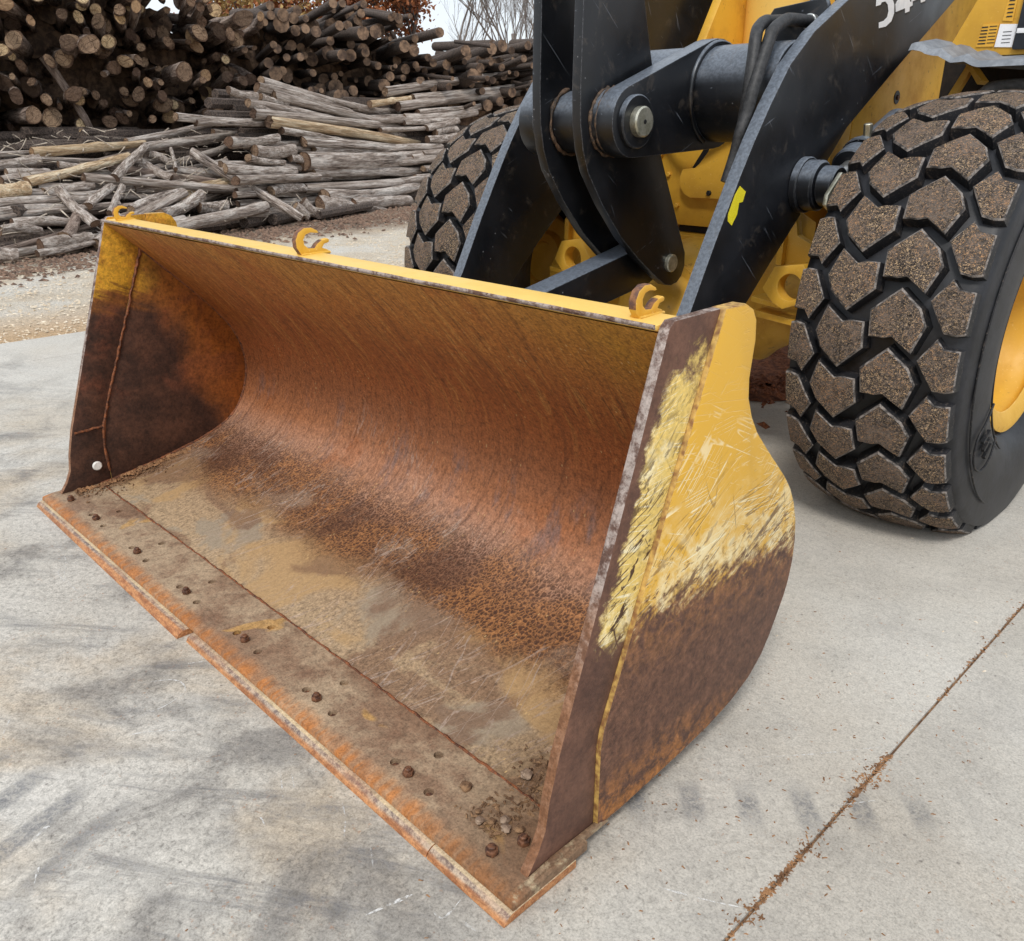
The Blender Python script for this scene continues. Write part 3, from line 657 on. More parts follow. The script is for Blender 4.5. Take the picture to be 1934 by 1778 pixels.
# scraped marks left on the slab by steel edges
def ribbon(pts, w):
    P = spline([(a, b, 0.0012) for a, b in pts], 6); v, f = [], []
    for i, p in enumerate(P):
        t = (P[min(i + 1, len(P) - 1)] - P[max(i - 1, 0)]).normalized(); nrm = Vector((-t.y, t.x, 0))
        ww = w * (0.35 + 0.65 * random.random()) * min(1, 4 * min(i, len(P) - 1 - i) / len(P) + 0.1)
        v += [p + nrm * ww, p - nrm * ww]
    for i in range(len(P) - 1): f.append((2 * i, 2 * i + 1, 2 * i + 3, 2 * i + 2))
    return v, f
SCR = [([(-1.013, -0.052), (-0.782, -0.082), (-0.701, -0.135), (-0.521, -0.128)], 0.003), ([(-0.748, -0.103), (-0.731, -0.002)], 0.0015), ([(-0.767, -0.079), (-0.666, -0.126), (-0.497, -0.128)], 0.002), ([(0.108, -0.179), (0.157, -0.112), (0.223, -0.112), (0.249, -0.182), (0.24, -0.268)], 0.003), ([(0.293, -0.302), (0.328, -0.243), (0.394, -0.17)], 0.0025), ([(0.321, -0.185), (0.4, -0.08)], 0.0015), ([(0.079, -0.52), (0.021, -0.486)], 0.004), ([(0.498, -0.578), (0.478, -0.545), (0.481, -0.536)], 0.005), ([(0.619, -0.61), (0.577, -0.587)], 0.004), ([(0.683, -0.091), (0.763, -0.131)], 0.002), ([(0.701, -0.072), (0.751, -0.095)], 0.002), ([(0.855, -0.036), (0.908, -0.062), (0.951, -0.094)], 0.0035), ([(1.146, -0.177), (1.172, -0.081)], 0.005), ([(1.213, -0.074), (1.255, -0.075), (1.248, -0.021)], 0.003), ([(1.284, -0.053), (1.322, -0.047)], 0.004), ([(1.433, 0.749), (1.534, 0.871), (1.648, 1.028)], 0.002), ([(1.634, 0.726), (1.708, 0.831)], 0.002), ([(1.499, 0.28), (1.583, 0.322), (1.644, 0.358)], 0.003), ([(-0.32, -0.418), (-0.114, -0.354)], 0.0015), ([(0.1, -0.063), (0.135, -0.009)], 0.002), ([(-3.053, 0.459), (-2.982, 0.607)], 0.001), ([(0.769, -0.193), (0.805, -0.2)], 0.002), ([(1.064, -0.099), (1.014, -0.07)], 0.002)]
marks = stuff(new_obj('scrape_marks', raw_mesh('scrape_marks', *join_geo([ribbon(p, w) for p, w in SCR]), MT['scratch']), pave))

def crumbs(n, where, size, mat, name, flat=0.5, parent=None):
    v, f = [], []
    for _ in range(n):
        x, y, z = where(); s = random.uniform(*size); a = random.random() * 6.28; l = random.uniform(1, 2.6)
        c, q = math.cos(a), math.sin(a); tl = random.uniform(-0.35, 0.35) * s
        o = len(v)
        for (dx, dy, dz) in ((-l, -0.6, 0), (l * 0.8, -0.7, tl), (l, 0.5, 0), (-l * 0.7, 0.7, tl), (random.uniform(-.3, .3), random.uniform(-.2, .2), 2 * flat)):
            v.append((x + (dx * c - dy * q) * s * 0.5, y + (dx * q + dy * c) * s * 0.5, z + (dz if abs(dz) < 0.5 * s else dz * s * 0.5)))
        f += [(o, o + 1, o + 4), (o + 1, o + 2, o + 4), (o + 2, o + 3, o + 4), (o + 3, o, o + 4)]
    return new_obj(name, raw_mesh(name, v, f, mat), parent)
def joint_pt():
    y = random.choice((random.uniform(0.2, 0.95), random.uniform(0.35, 0.6), random.uniform(0.8, 1.0), random.uniform(1.3, 2.1), random.uniform(2, 6)))
    return (1.662 + random.gauss(0, 0.005 + 0.013 * (math.sin(y * 23) > 0.72)), y, 0.0)
stuff(crumbs(1100, joint_pt, (0.002, 0.0065), MT['crumb'], 'bark_crumbs'), 'brown bark crumbs caught in the joint between the concrete slabs', 'bark crumbs')
stuff(crumbs(420, lambda: (1.6 + random.gauss(0, 0.35), random.gauss(0.45, 0.5), 0.0), (0.002, 0.006), MT['crumb'], 'wood_flecks'), 'small brown wood flecks scattered over the concrete beside the bucket', 'wood flecks')
stuff(crumbs(70, lambda: (random.uniform(1.2, 2.6), random.uniform(0.8, 3.0), 0.0), (0.003, 0.008), MT['chip'], 'pale_chips'), 'pale wood chips lying on the concrete near the front tyre', 'wood chips')
stuff(crumbs(9000, lambda: (-4.52 - abs(random.gauss(0, 2.0)), random.uniform(-1.5, 11), -0.03), (0.007, 0.024), MT['chip'], 'woodchips'), 'pale woodchips covering the yard between slab and log heap', 'woodchips')
stuff(crumbs(3500, lambda: (lambda y: (-8.3 - 0.3 * (y - 1.9) + random.gauss(0, 0.5), y, -0.025))(random.uniform(0, 11)), (0.02, 0.06), MT['litter'], 'bark_litter'), 'brown bark litter along the foot of the log heap', 'bark litter')

# low mounds seen under the machine
def mound(name, cx, cy, rx, ry, h, mat, seed):
    rr = random.Random(seed); v, f = [], []; NR, NA = 12, 40
    ph = [rr.random() * 6.28 for _ in range(6)]
    for i in range(NR + 1):
        t = i / NR
        for k in range(NA):
            a = 6.283 * k / NA; wob = 1 + 0.12 * math.sin(3 * a + ph[0]) + 0.08 * math.sin(7 * a + ph[1])
            v.append((cx + rx * wob * t * math.cos(a), cy + ry * wob * t * math.sin(a), 0.003 + max(0, h * (1 - t ** 1.6) + rr.uniform(-1, 1) * 0.14 * h * (1 - t))))
    for i in range(NR):
        for k in range(NA): f.append((i * NA + k, i * NA + (k + 1) % NA, (i + 1) * NA + (k + 1) % NA, (i + 1) * NA + k))
    return new_obj(name, raw_mesh(name, v, f, mat))
stuff(mound('bark_mulch', -0.42, 3.95, 0.85, 0.75, 0.10, MT['mulch'], 3), 'reddish bark mulch spread on the concrete behind the front tyre', 'mulch')
stuff(crumbs(2600, lambda: (-0.42 + random.gauss(0, 0.42), 3.95 + random.gauss(0, 0.36), 0.05), (0.015, 0.045), MT['mulch'], 'mulch_shreds'), 'loose shreds of reddish bark on the mulch under the loader', 'mulch')
stuff(mound('gravel_heap', -1.5, 6.2, 1.6, 1.2, 0.42, MT['gravel'], 5), 'pale grey gravel heap beyond the front axle', 'gravel')

# ------------------------------------------------------------------ wheel loader
LO = Vector((0, 2.65, 0))
loader = empty('wheel_loader', LO, 'yellow and black wheel loader with a worn rusty front bucket resting on the concrete', 'wheel loader')

# ---- bucket sheet: profile (y, z) from the top lip round the back to the lip
PROF = [(0.432, 1.068), (0.505, 1.004), (0.585, 0.930), (0.665, 0.852), (0.745, 0.772), (0.815, 0.696), (0.872, 0.628), (0.910, 0.560), (0.932, 0.490),
        (0.938, 0.415), (0.925, 0.345), (0.898, 0.278), (0.855, 0.218), (0.795, 0.174), (0.720, 0.143), (0.640, 0.118), (0.540, 0.094), (0.440, 0.074), (0.340, 0.057), (0.236, 0.043)]
prof = [Vector((a, b)) for a, b in PROF]
fine_prof = [Vector((p.x, p.y)) for p in spline([(a, b, 0) for a, b in PROF], 4)]
XI = 1.304
def norms(P):
    out = []
    for i in range(len(P)):
        t = (P[min(i + 1, len(P) - 1)] - P[max(i - 1, 0)]).normalized(); out.append(Vector((-t.y, t.x)))
    return out
nr = norms(fine_prof)
s_len = [0.0]
for i in range(1, len(fine_prof)): s_len.append(s_len[-1] + (fine_prof[i] - fine_prof[i - 1]).length)
NX = 48
bv, bf, buv = [], [], []
rb = random.Random(2)
dents = [(rb.uniform(-1.2, 1.2), rb.uniform(0.1, 1.9), rb.uniform(0.08, 0.3), rb.uniform(-0.006, 0.006)) for _ in range(40)]
def sheet_pt(i, x, off=0.0):
    d = sum(h * math.exp(-(((x - dx) ** 2 + (s_len[i] - ds) ** 2) / (w * w))) for dx, ds, w, h in dents) if off == 0 else 0
    p = fine_prof[i] - nr[i] * (d * -1.0 + off)
    return (x, p.x, p.y)
np_ = len(fine_prof)
for i in range(np_):
    for k in range(NX + 1):
        bv.append(sheet_pt(i, -XI + 2 * XI * k / NX)); buv.append((-XI + 2 * XI * k / NX, s_len[i]))
base_o = len(bv)
SGN = 1 if nr[10].x * (0.3 - fine_prof[40].x) > 0 else -1
for i in range(np_):
    for k in (0, 1):
        p = fine_prof[i] - nr[i] * (0.016 * SGN); bv.append((-XI + 2 * XI * k, p.x, p.y)); buv.append((-XI + 2 * XI * k, s_len[i]))
for i in range(np_ - 1):
    for k in range(NX):
        bf.append((i * (NX + 1) + k, (i + 1) * (NX + 1) + k, (i + 1) * (NX + 1) + k + 1, i * (NX + 1) + k + 1))
nin = len(bf)
for i in range(np_ - 1):
    a = base_o + 2 * i; bf.append((a, a + 1, a + 3, a + 2))
bme = raw_mesh('bucket', bv, bf, [MT['interior'], MT['yellow_dirty']], True, [0] * nin + [1] * (len(bf) - nin))
uvl = bme.uv_layers.new(name='UVMap')
for lp in bme.loops: uvl.data[lp.index].uv = buv[lp.vertex_index]
bucket = new_obj('bucket', bme, loader)
bucket['label'] = 'wide rusty front bucket with yellow cheeks'

LEAD = [(0.446, 1.092), (0.432, 1.080), (0.352, 0.835), (0.168, 0.290), (0.142, 0.190), (0.132, 0.125), (0.112, 0.082), (0.082, 0.040)]
SEAM = [(0.596, 1.094), (0.289, 0.290), (0.281, 0.245), (0.282, 0.040)]
OUTL = [(0.627, 1.094), (0.668, 1.094), (0.696, 1.080), (0.712, 1.056), (0.717, 1.015), (0.713, 0.975), (0.709, 0.935), (0.715, 0.893), (0.736, 0.848), (0.766, 0.806), (0.819, 0.753), (0.872, 0.703), (0.917, 0.660),
        (0.954, 0.618), (0.980, 0.575), (1.003, 0.520), (1.014, 0.463), (1.016, 0.406), (1.008, 0.352), (0.995, 0.312), (0.970, 0.262), (0.945, 0.215), (0.915, 0.172), (0.862, 0.128), (0.787, 0.096), (0.691, 0.074), (0.576, 0.060), (0.450, 0.048), (0.358, 0.041)]
for sg in (1, -1):
    def sl(n, c, sg=sg):
        if n.x * sg > 0.5: return 0
        if n.x * sg < -0.5: return 1
        return 2
    side = plate('side_plate', SEAM[::-1] + OUTL, 'x', sg * 1.305, sg * 1.3405, [MT['side_out'], MT['side_in'], MT['worn_yellow_edge']], bucket, 0.004, slot=lambda n, c, sg=sg: (0 if n.x * sg > 0.5 else 1) if abs(n.x) > 0.5 else (2 if (n.y < -0.5 and c.y < 0.62) or c.z > 1.05 else 0))
    cut = plate('side_cutter', LEAD + SEAM[::-1], 'x', sg * 1.3055, sg * 1.330, [MT['cutter'], MT['side_in'], MT['edge']], bucket, 0.005, slot=sl)
    side['label'] = 'yellow bucket cheek worn to brown steel below' if sg > 0 else 'bucket cheek rusted dark brown inside with a yellow top corner'
    # weld bead between cutter and cheek, seen from inside, and round the sheet
    wb = [(sg * 1.304, a + random.uniform(-.003, .003), b) for a, b in [(p.x, p.y) for p in [Vector((0.556, 0.975)).lerp(Vector((0.289, 0.290)), t / 40) for t in range(41)] + [Vector((0.281, 0.245)), Vector((0.280, 0.2)), Vector((0.281, 0.15)), Vector((0.282, 0.09))]]]
    tube('weld_bead', wb, [0.006 + random.uniform(-.0015, .0015) for _ in wb], MT['weld'], bucket, 6)
    tube('weld_bead', [(sg * 1.304, 0.283 - 0.012 * i, 0.283 - 0.0005 * i + random.uniform(-.002, .002)) for i in range(10)], 0.005, MT['weld'], bucket, 6)
    wb = [(sg * 1.302, p.x, p.y) for p in fine_prof[6:]]
    tube('weld_bead', wb, [0.007 + random.uniform(-.0015, .0015) for _ in wb], MT['weld'], bucket, 6)
    # foot that carries the cheek down onto the edge
    plate('corner_shoe', [(0.050, 0.034), (0.32, 0.036), (0.29, 0.050), (0.15, 0.052), (0.09, 0.046)], 'x', sg * 1.3305, sg * 1.344, MT['cutting'], bucket, 0.004)
# ---- top rail
plate('top_rail', [(0.426, 1.0735), (0.424, 1.082), (0.512, 1.086), (0.512, 1.046), (0.492, 1.046)], 'x', -1.3035, 1.3035, [MT['yellow_top'], MT['edge']], bucket, 0.003, slot=lambda n, c: 1 if n.y < -0.6 else 0)
tube('rail_lip', [(-1.302 + i * 0.0651, 0.4235, 1.0805) for i in range(41)], [0.0045 + random.uniform(-.001, .001) for _ in range(41)], MT['edge'], bucket, 6)
# ---- hooks on the rail
def hook(x, y, k=1.0):
    z = 1.083
    outer = [(-0.040, 0.0), (-0.060, 0.030), (-0.062, 0.060), (-0.048, 0.088), (-0.020, 0.104), (0.012, 0.104), (0.040, 0.090), (0.046, 0.080)]
    inner = [(0.034, 0.080), (0.008, 0.084), (-0.014, 0.078), (-0.026, 0.060), (-0.024, 0.040), (-0.008, 0.026), (0.020, 0.024), (0.034, 0.040), (0.056, 0.052), (0.084, 0.056), (0.092, 0.050), (0.088, 0.040), (0.066, 0.036), (0.056, 0.022), (0.084, 0.012), (0.088, 0.0)]
    h = plate('hook', [(y + a * k, z + b * k) for a, b in outer + inner], 'x', x - 0.015 * k, x + 0.015 * k, [MT['yellow'], MT['hook']], bucket, 0.004 * k, slot=lambda n, c: 1 if (abs(n.x) < 0.8 and c.y < y + 0.046 * k and c.z > z + 0.01) else 0)
    for sx in (-1, 1): tube('hook_weld', [(x + sx * 0.017 * k, y + (-0.04 + 0.0128 * i) * k, z + 0.002) for i in range(11)], [0.006 * k + random.uniform(-.001, .001) for _ in range(11)], MT['yellow'], bucket, 6)
hook(-1.225, 0.470, 0.52); hook(0.075, 0.475, 0.70); hook(1.240, 0.472, 0.58)

# ---- cutting edge with bolt holes
bolts = [-1.325 + 0.0, -0.966, -0.5854, -0.2028, 0.1752, 0.5533, 0.9361]
edge_poly = [(0.020, 0.022), (0.024, 0.034), (0.060, 0.040), (0.236, 0.0445), (0.236, 0.021), (0.030, 0.0205)]
base = plate('cutting_edge', edge_poly, 'x', -1.353, 1.353, MT['cutting'], bucket, 0.0015)
cv, cf = [], []
holes = []
for bx in bolts[1:]:
    holes += [(bx - 0.055, 0.098, 0.0125), (bx + 0.075, 0.093, 0.0125)]
    holes.append((bx - 0.008 if bx < 0.9 else bx, 0.184, 0.0125))
for hx, hy, hr in holes:
    v, f = tube_geo([(hx, hy, 0.0285), (hx, hy, 0.08)], hr, 14); o = len(cv); cv += v; cf += [tuple(i + o for i in q) for q in f]
cutter = bpy.data.objects.new('cut', raw_mesh('cut', cv, cf, MT['hole'])); COL.objects.link(cutter)
md = base.modifiers.new('holes', 'BOOLEAN'); md.object = cutter; md.operation = 'DIFFERENCE'; md.solver = 'EXACT'
dg = bpy.context.evaluated_depsgraph_get()
nm = bpy.data.meshes.new_from_object(base.evaluated_get(dg)); base.modifiers.clear(); base.data = nm
bpy.data.objects.remove(cutter)
for i, (hx, hy, hr) in enumerate(holes):     # plugs, worn bolt ends sitting low in the holes
    if i % 3 != 2: axis_cyl('plug', (hx + 0.001, hy, 0.030), (0, 0, 1), 0.006, hr * 0.72, MT['bolt'], bucket, 12, 0.0015)
def nut(x, y, z, s=1.0, a=0.3):
    hexp = [(x + 0.0142 * s * math.cos(a + i * math.pi / 3), y + 0.0142 * s * math.sin(a + i * math.pi / 3)) for i in range(6)]
    n = plate('nut', hexp, 'z', z, z + 0.012 * s, MT['bolt'], bucket, 0.003)
    axis_cyl('bolt_end', (x, y, z + 0.014 * s), (0, 0, 1), 0.012 * s, 0.0085 * s, MT['bolt'], bucket, 12, 0.002)
for bx in bolts[1:]: nut(bx, 0.094, 0.0415, 1.0, random.random())
for bx, by in ((-1.215, 0.088), (1.235, 0.075), (1.262, 0.140)): nut(bx, by, 0.042, 1.05, random.random())
# ---- bolt-on wear edges
wpoly = [(-0.006, 0.0), (0.001, 0.012), (0.010, 0.0185), (0.016, 0.0202), (0.20, 0.0203), (0.20, 0.0)]
for x0, x1, dz, sk in ((-1.352, -0.034, 0.0, 0.014), (-0.004, 1.118, 0.0, 0.0), (1.1205, 1.355, 0.0008, 0.0)):
    we = plate('wear_edge', [(a, b + dz) for a, b in wpoly], 'x', x0, x1, MT['wear'], bucket, 0.002)
    for v in we.data.vertices: v.co.y -= sk * (v.co.x - x0) / (x1 - x0)
tube('seam_weld', [(-1.28 + 0.02 * i, 0.2375 + random.uniform(-.002, .002), 0.0435 + random.uniform(-.0008, .0008)) for i in range(128)], [0.004 + random.uniform(-.0012, .001) for _ in range(128)], MT['weld'], bucket, 6)
cap = axis_cyl('cap', (-1.3, 0.234, 0.124), (1, 0, 0), 0.012, 0.019, MT['white'], bucket, 20, 0.004)
cap['label'] = 'round white cap near the foot of the far cheek'

# ---- lift arms
ARM_F = [(1.10, 0.30), (1.20, 0.20), (1.34, 0.18)]
ARM = [(1.06, 0.30), (1.09, 0.20), (1.19, 0.15), (1.30, 0.17), (1.48, 0.34), (1.68, 0.56), (1.93, 0.815), (2.07, 0.945), (2.26, 1.11), (2.36, 1.24), (2.54, 1.41), (2.85, 1.60), (3.06, 1.725), (3.39, 1.92), (3.75, 2.10), (4.05, 2.28), (4.02, 2.45), (3.7, 2.42), (3.2, 2.21), (2.75, 1.99),
       (2.52, 1.885), (2.36, 1.80), (2.20, 1.715), (2.06, 1.605), (1.96, 1.48), (1.88, 1.365), (1.82, 1.268), (1.70, 1.058), (1.585, 0.84), (1.42, 0.60), (1.22, 0.42)]
arms = []
for sg in (1, -1):
    x0, x1 = (0.55, 0.60) if sg > 0 else (-0.60, -0.55)
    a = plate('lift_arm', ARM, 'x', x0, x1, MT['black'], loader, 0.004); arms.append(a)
    axis_cyl('hinge_pin', (sg * 0.575, 1.19, 0.27), (1, 0, 0), 0.16, 0.055, MT['steel'], a)
    axis_cyl('boss', (sg * 0.64, 2.235, 1.215), (1, 0, 0), 0.085, 0.088, MT['black'], a, 40, 0.008)
    axis_cyl('boss', (sg * 0.615, 2.235, 1.215), (1, 0, 0), 0.028, 0.098, MT['black'], a, 40, 0.004)
arms[0]['label'] = 'near black lift arm with white number and yellow sticker'
# sticker
ST = [(1.817, 1.229), (1.856, 1.209), (1.843, 1.177), (1.821, 1.175), (1.815, 1.138), (1.788, 1.104), (1.762, 1.119), (1.760, 1.142), (1.792, 1.203)]
stk = plate('sticker', ST, 'x', 0.6002, 0.6012, MT['sticker'], arms[0], 0)
hb = [tube_geo([(0.6015, ST[8][0] + 0.003, 0), (0.6015, 0, 0)], 0.001)] if False else []
# model number on the near arm
def text_mesh(name, body, size, mat, parent, M, ext=0.0008, offset=0.0):
    cu = bpy.data.curves.new(name, 'FONT'); cu.body = body; cu.size = size; cu.extrude = ext; cu.offset = offset; cu.space_character = 0.92
    o = bpy.data.objects.new(name, cu); COL.objects.link(o)
    me = bpy.data.meshes.new_from_object(o.evaluated_get(bpy.context.evaluated_depsgraph_get()))
    bpy.data.objects.remove(o); me.transform(M); me.materials.clear(); me.materials.append(mat)
    return new_obj(name, me, parent)
def arm_text(o2, ang, shear, xoff, sx=1.0):
    u = Vector((0, math.cos(ang), math.sin(ang))); w = Vector((0, -math.sin(ang), math.cos(ang)))
    w = w + u * shear; u = u * sx
    return Matrix(((u.x, w.x, 1, xoff), (u.y, w.y, 0, o2[0]), (u.z, w.z, 0, o2[1]), (0, 0, 0, 1)))
GLYPHS = [[(2.7625, 1.9443), (2.7712, 1.9228), (2.6726, 1.8963), (2.676, 1.8657), (2.7165, 1.8728), (2.7587, 1.8645), (2.7868, 1.8427), (2.7955, 1.8135), (2.7823, 1.7866), (2.7403, 1.7654), (2.6839, 1.7561), (2.677, 1.7745), (2.7159, 1.7827), (2.7422, 1.7973), (2.7449, 1.8177), (2.73, 1.838), (2.7055, 1.8466), (2.6761, 1.8415), (2.6692, 1.8325), (2.6343, 1.8249), (2.6153, 1.9076)], [(2.8934, 1.8224), (2.9313, 1.8317), (2.9273, 1.8464), (2.9512, 1.8534), (2.946, 1.8691), (2.9219, 1.8626), (2.8953, 1.9336), (2.8607, 1.9235), (2.7961, 1.8429), (2.8092, 1.8195), (2.8866, 1.8387)], [(3.0243, 1.8687), (3.0638, 1.8785), (3.0594, 1.8934), (3.0843, 1.9007), (3.0786, 1.9166), (3.0535, 1.9098), (3.0246, 1.9816), (2.9886, 1.971), (2.9222, 1.8886), (2.9362, 1.8649), (3.0169, 1.8852)]]
for g in GLYPHS:
    d = plate('number_digit', g, 'x', 0.6006, 0.6016, MT['decal_w'], arms[0], 0)
    gc = [sum(p[k] for p in g) / len(g) for k in (0, 1)]
    plate('digit_shadow', [(p[0] + 0.010, p[1] - 0.006) for p in g], 'x', 0.6002, 0.6005, MT['decal_k'], arms[0], 0)

# ---- cross tube and pivot lugs
TC = (2.21, 1.525)
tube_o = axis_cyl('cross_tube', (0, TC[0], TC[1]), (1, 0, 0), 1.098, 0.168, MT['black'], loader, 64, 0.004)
def lug_poly(c, r, t, tr):
    c, t = Vector(c), Vector(t); d = t - c; L = d.length; a0 = math.atan2(d.y, d.x); al = math.acos((r - tr) / L)
    P = []
    for i in range(17): a = a0 + al + (2 * math.pi - 2 * al) * i / 16; P.append((c.x + r * math.cos(a), c.y + r * math.sin(a)))
    for i in range(17): a = a0 - al + 2 * al * i / 16; P.append((t.x + tr * math.cos(a), t.y + tr * math.sin(a)))
    return P
PV = (1.712, 1.428)
for sg in (1, -1):
    xs = sorted((sg * 0.150, sg * 0.225))
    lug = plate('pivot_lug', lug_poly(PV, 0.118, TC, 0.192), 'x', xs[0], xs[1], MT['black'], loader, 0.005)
    axis_cyl('lug_ring', (sg * 0.135, PV[0], PV[1]), (1, 0, 0), 0.026, 0.112, MT['black'], lug, 40, 0.004)
    axis_cyl('lug_boss', (sg * 0.232, PV[0], PV[1]), (1, 0, 0), 0.026, 0.088, MT['black'], lug, 40, 0.004)
    tube('lug_weld', [(sg * 0.228, TC[0] + 0.178 * math.cos(a), TC[1] + 0.178 * math.sin(a)) for a in [R(40 + i * 9) for i in range(24)]], 0.010, MT['black'], lug, 8)
pin = axis_cyl('pivot_pin', (0, PV[0], PV[1]), (1, 0, 0), 0.545, 0.050, MT['steel'], loader, 40, 0.005)
axis_cyl('grease_hole', (0.2725, PV[0], PV[1]), (1, 0, 0), 0.003, 0.008, MT['decal_k'], pin, 12, 0.001)
axis_cyl('pivot_bush', (0, PV[0], PV[1]), (1, 0, 0), 0.142, 0.105, MT['black'], pin, 40, 0.004)
for gx_ in (0.120, 0.147, -0.120, -0.147, 0.066, -0.066):
    tube('grease_ring', [(gx_ + random.uniform(-.002, .002), PV[0] + 0.111 * math.cos(a) , PV[1] + 0.111 * math.sin(a)) for a in [R(100 + i * 8) for i in range(34)]], [0.006 + random.uniform(-.003, .004) for _ in range(34)], MT['grease'], pin, 6)
# ---- bellcrank
BC = [(1.575, 2.42), (1.562, 2.10), (1.556, 1.80), (1.553, 1.53), (1.558, 1.42), (1.575, 1.335), (1.605, 1.262), (1.690, 1.148), (1.81, 1.020), (1.93, 0.925), (2.06, 0.838), (2.11, 0.808), (2.155, 0.800), (2.195, 0.808), (2.225, 0.832), (2.242, 0.870), (2.238, 0.925), (2.17, 1.05), (2.03, 1.31), (1.95, 1.60), (1.92, 1.69), (1.88, 1.82), (1.84, 2.10), (1.82, 2.42)]
for sg in (1, -1):
    xs = sorted((sg * 0.075, sg * 0.115))
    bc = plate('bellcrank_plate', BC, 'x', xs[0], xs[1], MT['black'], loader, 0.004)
    axis_cyl('link_pin', (sg * 0.12, 2.134, 0.894), (1, 0, 0), 0.022, 0.036, MT['steel'], bc, 28, 0.004)
# ---- bucket link
LK = [(2.19, 0.93), (2.10, 0.985), (1.93, 0.946), (1.437, 0.847), (1.12, 0.78), (1.05, 0.72), (1.10, 0.63), (1.5, 0.70), (1.80, 0.763), (2.08, 0.81), (2.17, 0.85)]
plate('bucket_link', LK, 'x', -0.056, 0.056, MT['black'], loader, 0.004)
# bucket hinge ears
for x in (-0.69, -0.46, 0.46, 0.69):
    plate('hinge_ear', [(0.975, 0.30), (0.975, 0.16), (1.10, 0.15), (1.22, 0.18), (1.28, 0.27), (1.22, 0.36), (1.05, 0.60), (0.975, 0.62), (0.962, 0.44)], 'x', x - 0.02, x + 0.02, MT['yellow'], bucket, 0.004)
for x in (-0.10, 0.10):
    plate('link_ear', [(0.80, 0.90), (0.92, 0.66), (1.05, 0.60), (1.15, 0.66), (1.15, 0.76), (1.05, 0.82), (0.90, 0.96)], 'x', x - 0.018, x + 0.018, MT['yellow'], bucket, 0.004)

# ---- lift cylinders outside the arms
for sg in (1, -1):
    a = Vector((sg * 0.715, 2.235, 1.215)); b = Vector((sg * 0.70, 3.25, 1.02)); 
    b = a + Vector((0, 0.62, 0.255)); d = (b - a).normalized()
    eye = axis_cyl('cylinder_eye', a, (1, 0, 0), 0.062, 0.070, MT['black'], loader, 32, 0.006)
    axis_cyl('eye_pin', (sg * 0.748, a.y, a.z), (1, 0, 0), 0.02, 0.040, MT['black'], eye, 28, 0.005)
    axis_cyl('cylinder_rod', a + d * 0.12, d, 0.16, 0.034, MT['chrome'], eye, 28, 0.003)
    cyl = axis_cyl('lift_cylinder', a + d * 0.36, d, 0.36, 0.064, MT['black'], loader, 32, 0.006)
    axis_cyl('gland', a + d * 0.175, d, 0.07, 0.074, MT['black'], cyl, 32, 0.006)
    axis_cyl('gland', a + d * 0.235, d, 0.025, 0.080, MT['black'], cyl, 32, 0.004)
    axis_cyl('grease_fitting', a + d * 0.26 + Vector((sg * 0.01, -0.03, 0.085)), (0, -0.2, 1), 0.05, 0.016, MT['steel'], cyl, 6, 0.003)
    # retaining plate bolted beside the eye
    plate('retainer_plate', [(a.y - 0.125 + u_, a.z + w_) for u_, w_ in ((0.00, -0.055), (0.035, -0.075), (0.07, -0.055), (0.13, 0.02), (0.125, 0.045), (0.09, 0.05), (0.005, -0.02))], 'x', sg * 0.752, sg * 0.768, MT['steel'], eye, 0.004)
    axis_cyl('retainer_bolt', (sg * 0.772, a.y - 0.085, a.z - 0.035), (1, 0, 0), 0.014, 0.014, MT['bolt'], eye, 6, 0.002)

# ---- front frame between the arms
fr = plate('front_frame', [(-0.42, 1.30), (-0.445, 1.27), (-0.315, 0.972), (0.315, 0.972), (0.445, 1.27), (0.445, 1.62), (-0.30, 1.62)], 'y', 2.75, 3.35, MT['yellow_mid'], loader, 0.006)
plate('frame_cover', [(-0.230, 1.234), (-0.172, 1.320), (-0.15, 1.36), (-0.13, 1.36), (-0.165, 1.257), (-0.185, 1.236), (-0.20, 1.233)], 'y', 2.7485, 2.752, MT['decal_k'], fr, 0)
cov = plate('frame_cover', [(-0.215, 1.232), (-0.195, 1.234), (-0.172, 1.252), (-0.112, 1.327), (-0.080, 1.352), (0.12, 1.352), (0.12, 1.106), (-0.21, 1.102), (-0.245, 1.118), (-0.268, 1.148), (-0.275, 1.185), (-0.262, 1.225)], 'y', 2.715, 2.7495, MT['yellow'], fr, 0.004)
nutb = axis_cyl('cover_bolt', (-0.104, 2.711, 1.128), (0, 1, 0), 0.012, 0.013, MT['decal_k'], fr, 6, 0.002)
tube('frame_rib', [(-0.425, 2.742, 1.262), (-0.335, 2.742, 1.40), (-0.25, 2.742, 1.53)], 0.012, MT['yellow'], fr, 4)
plate('lower_frame', [(-0.34, 0.935), (-0.20, 0.55), (0.20, 0.55), (0.34, 0.935)], 'y', 2.70, 3.35, MT['yellow_dirty'], loader, 0.008)
plate('frame_gap', [(-0.31, 0.970), (-0.325, 0.937), (0.325, 0.937), (0.31, 0.970)], 'y', 2.80, 3.3, MT['dark'], fr, 0.002)  # dark sheet standing in for the shade in the gap
for bx_, bz_ in ((-0.36, 1.20), (-0.30, 1.06), (-0.05, 1.03), (0.10, 1.03), (0.24, 1.06), (0.30, 1.25)):
    axis_cyl('frame_bolt', (bx_, 2.744, bz_), (0, 1, 0), 0.014, 0.012, MT['yellow_dirty'], fr, 6, 0.002)
tube('frame_hose', spline([(-0.38, 2.70, 1.40), (-0.2, 2.66, 1.34), (0.05, 2.68, 1.42), (0.3, 2.70, 1.36), (0.38, 2.8, 1.2)], 8), 0.014, MT['hose'], fr, 10)
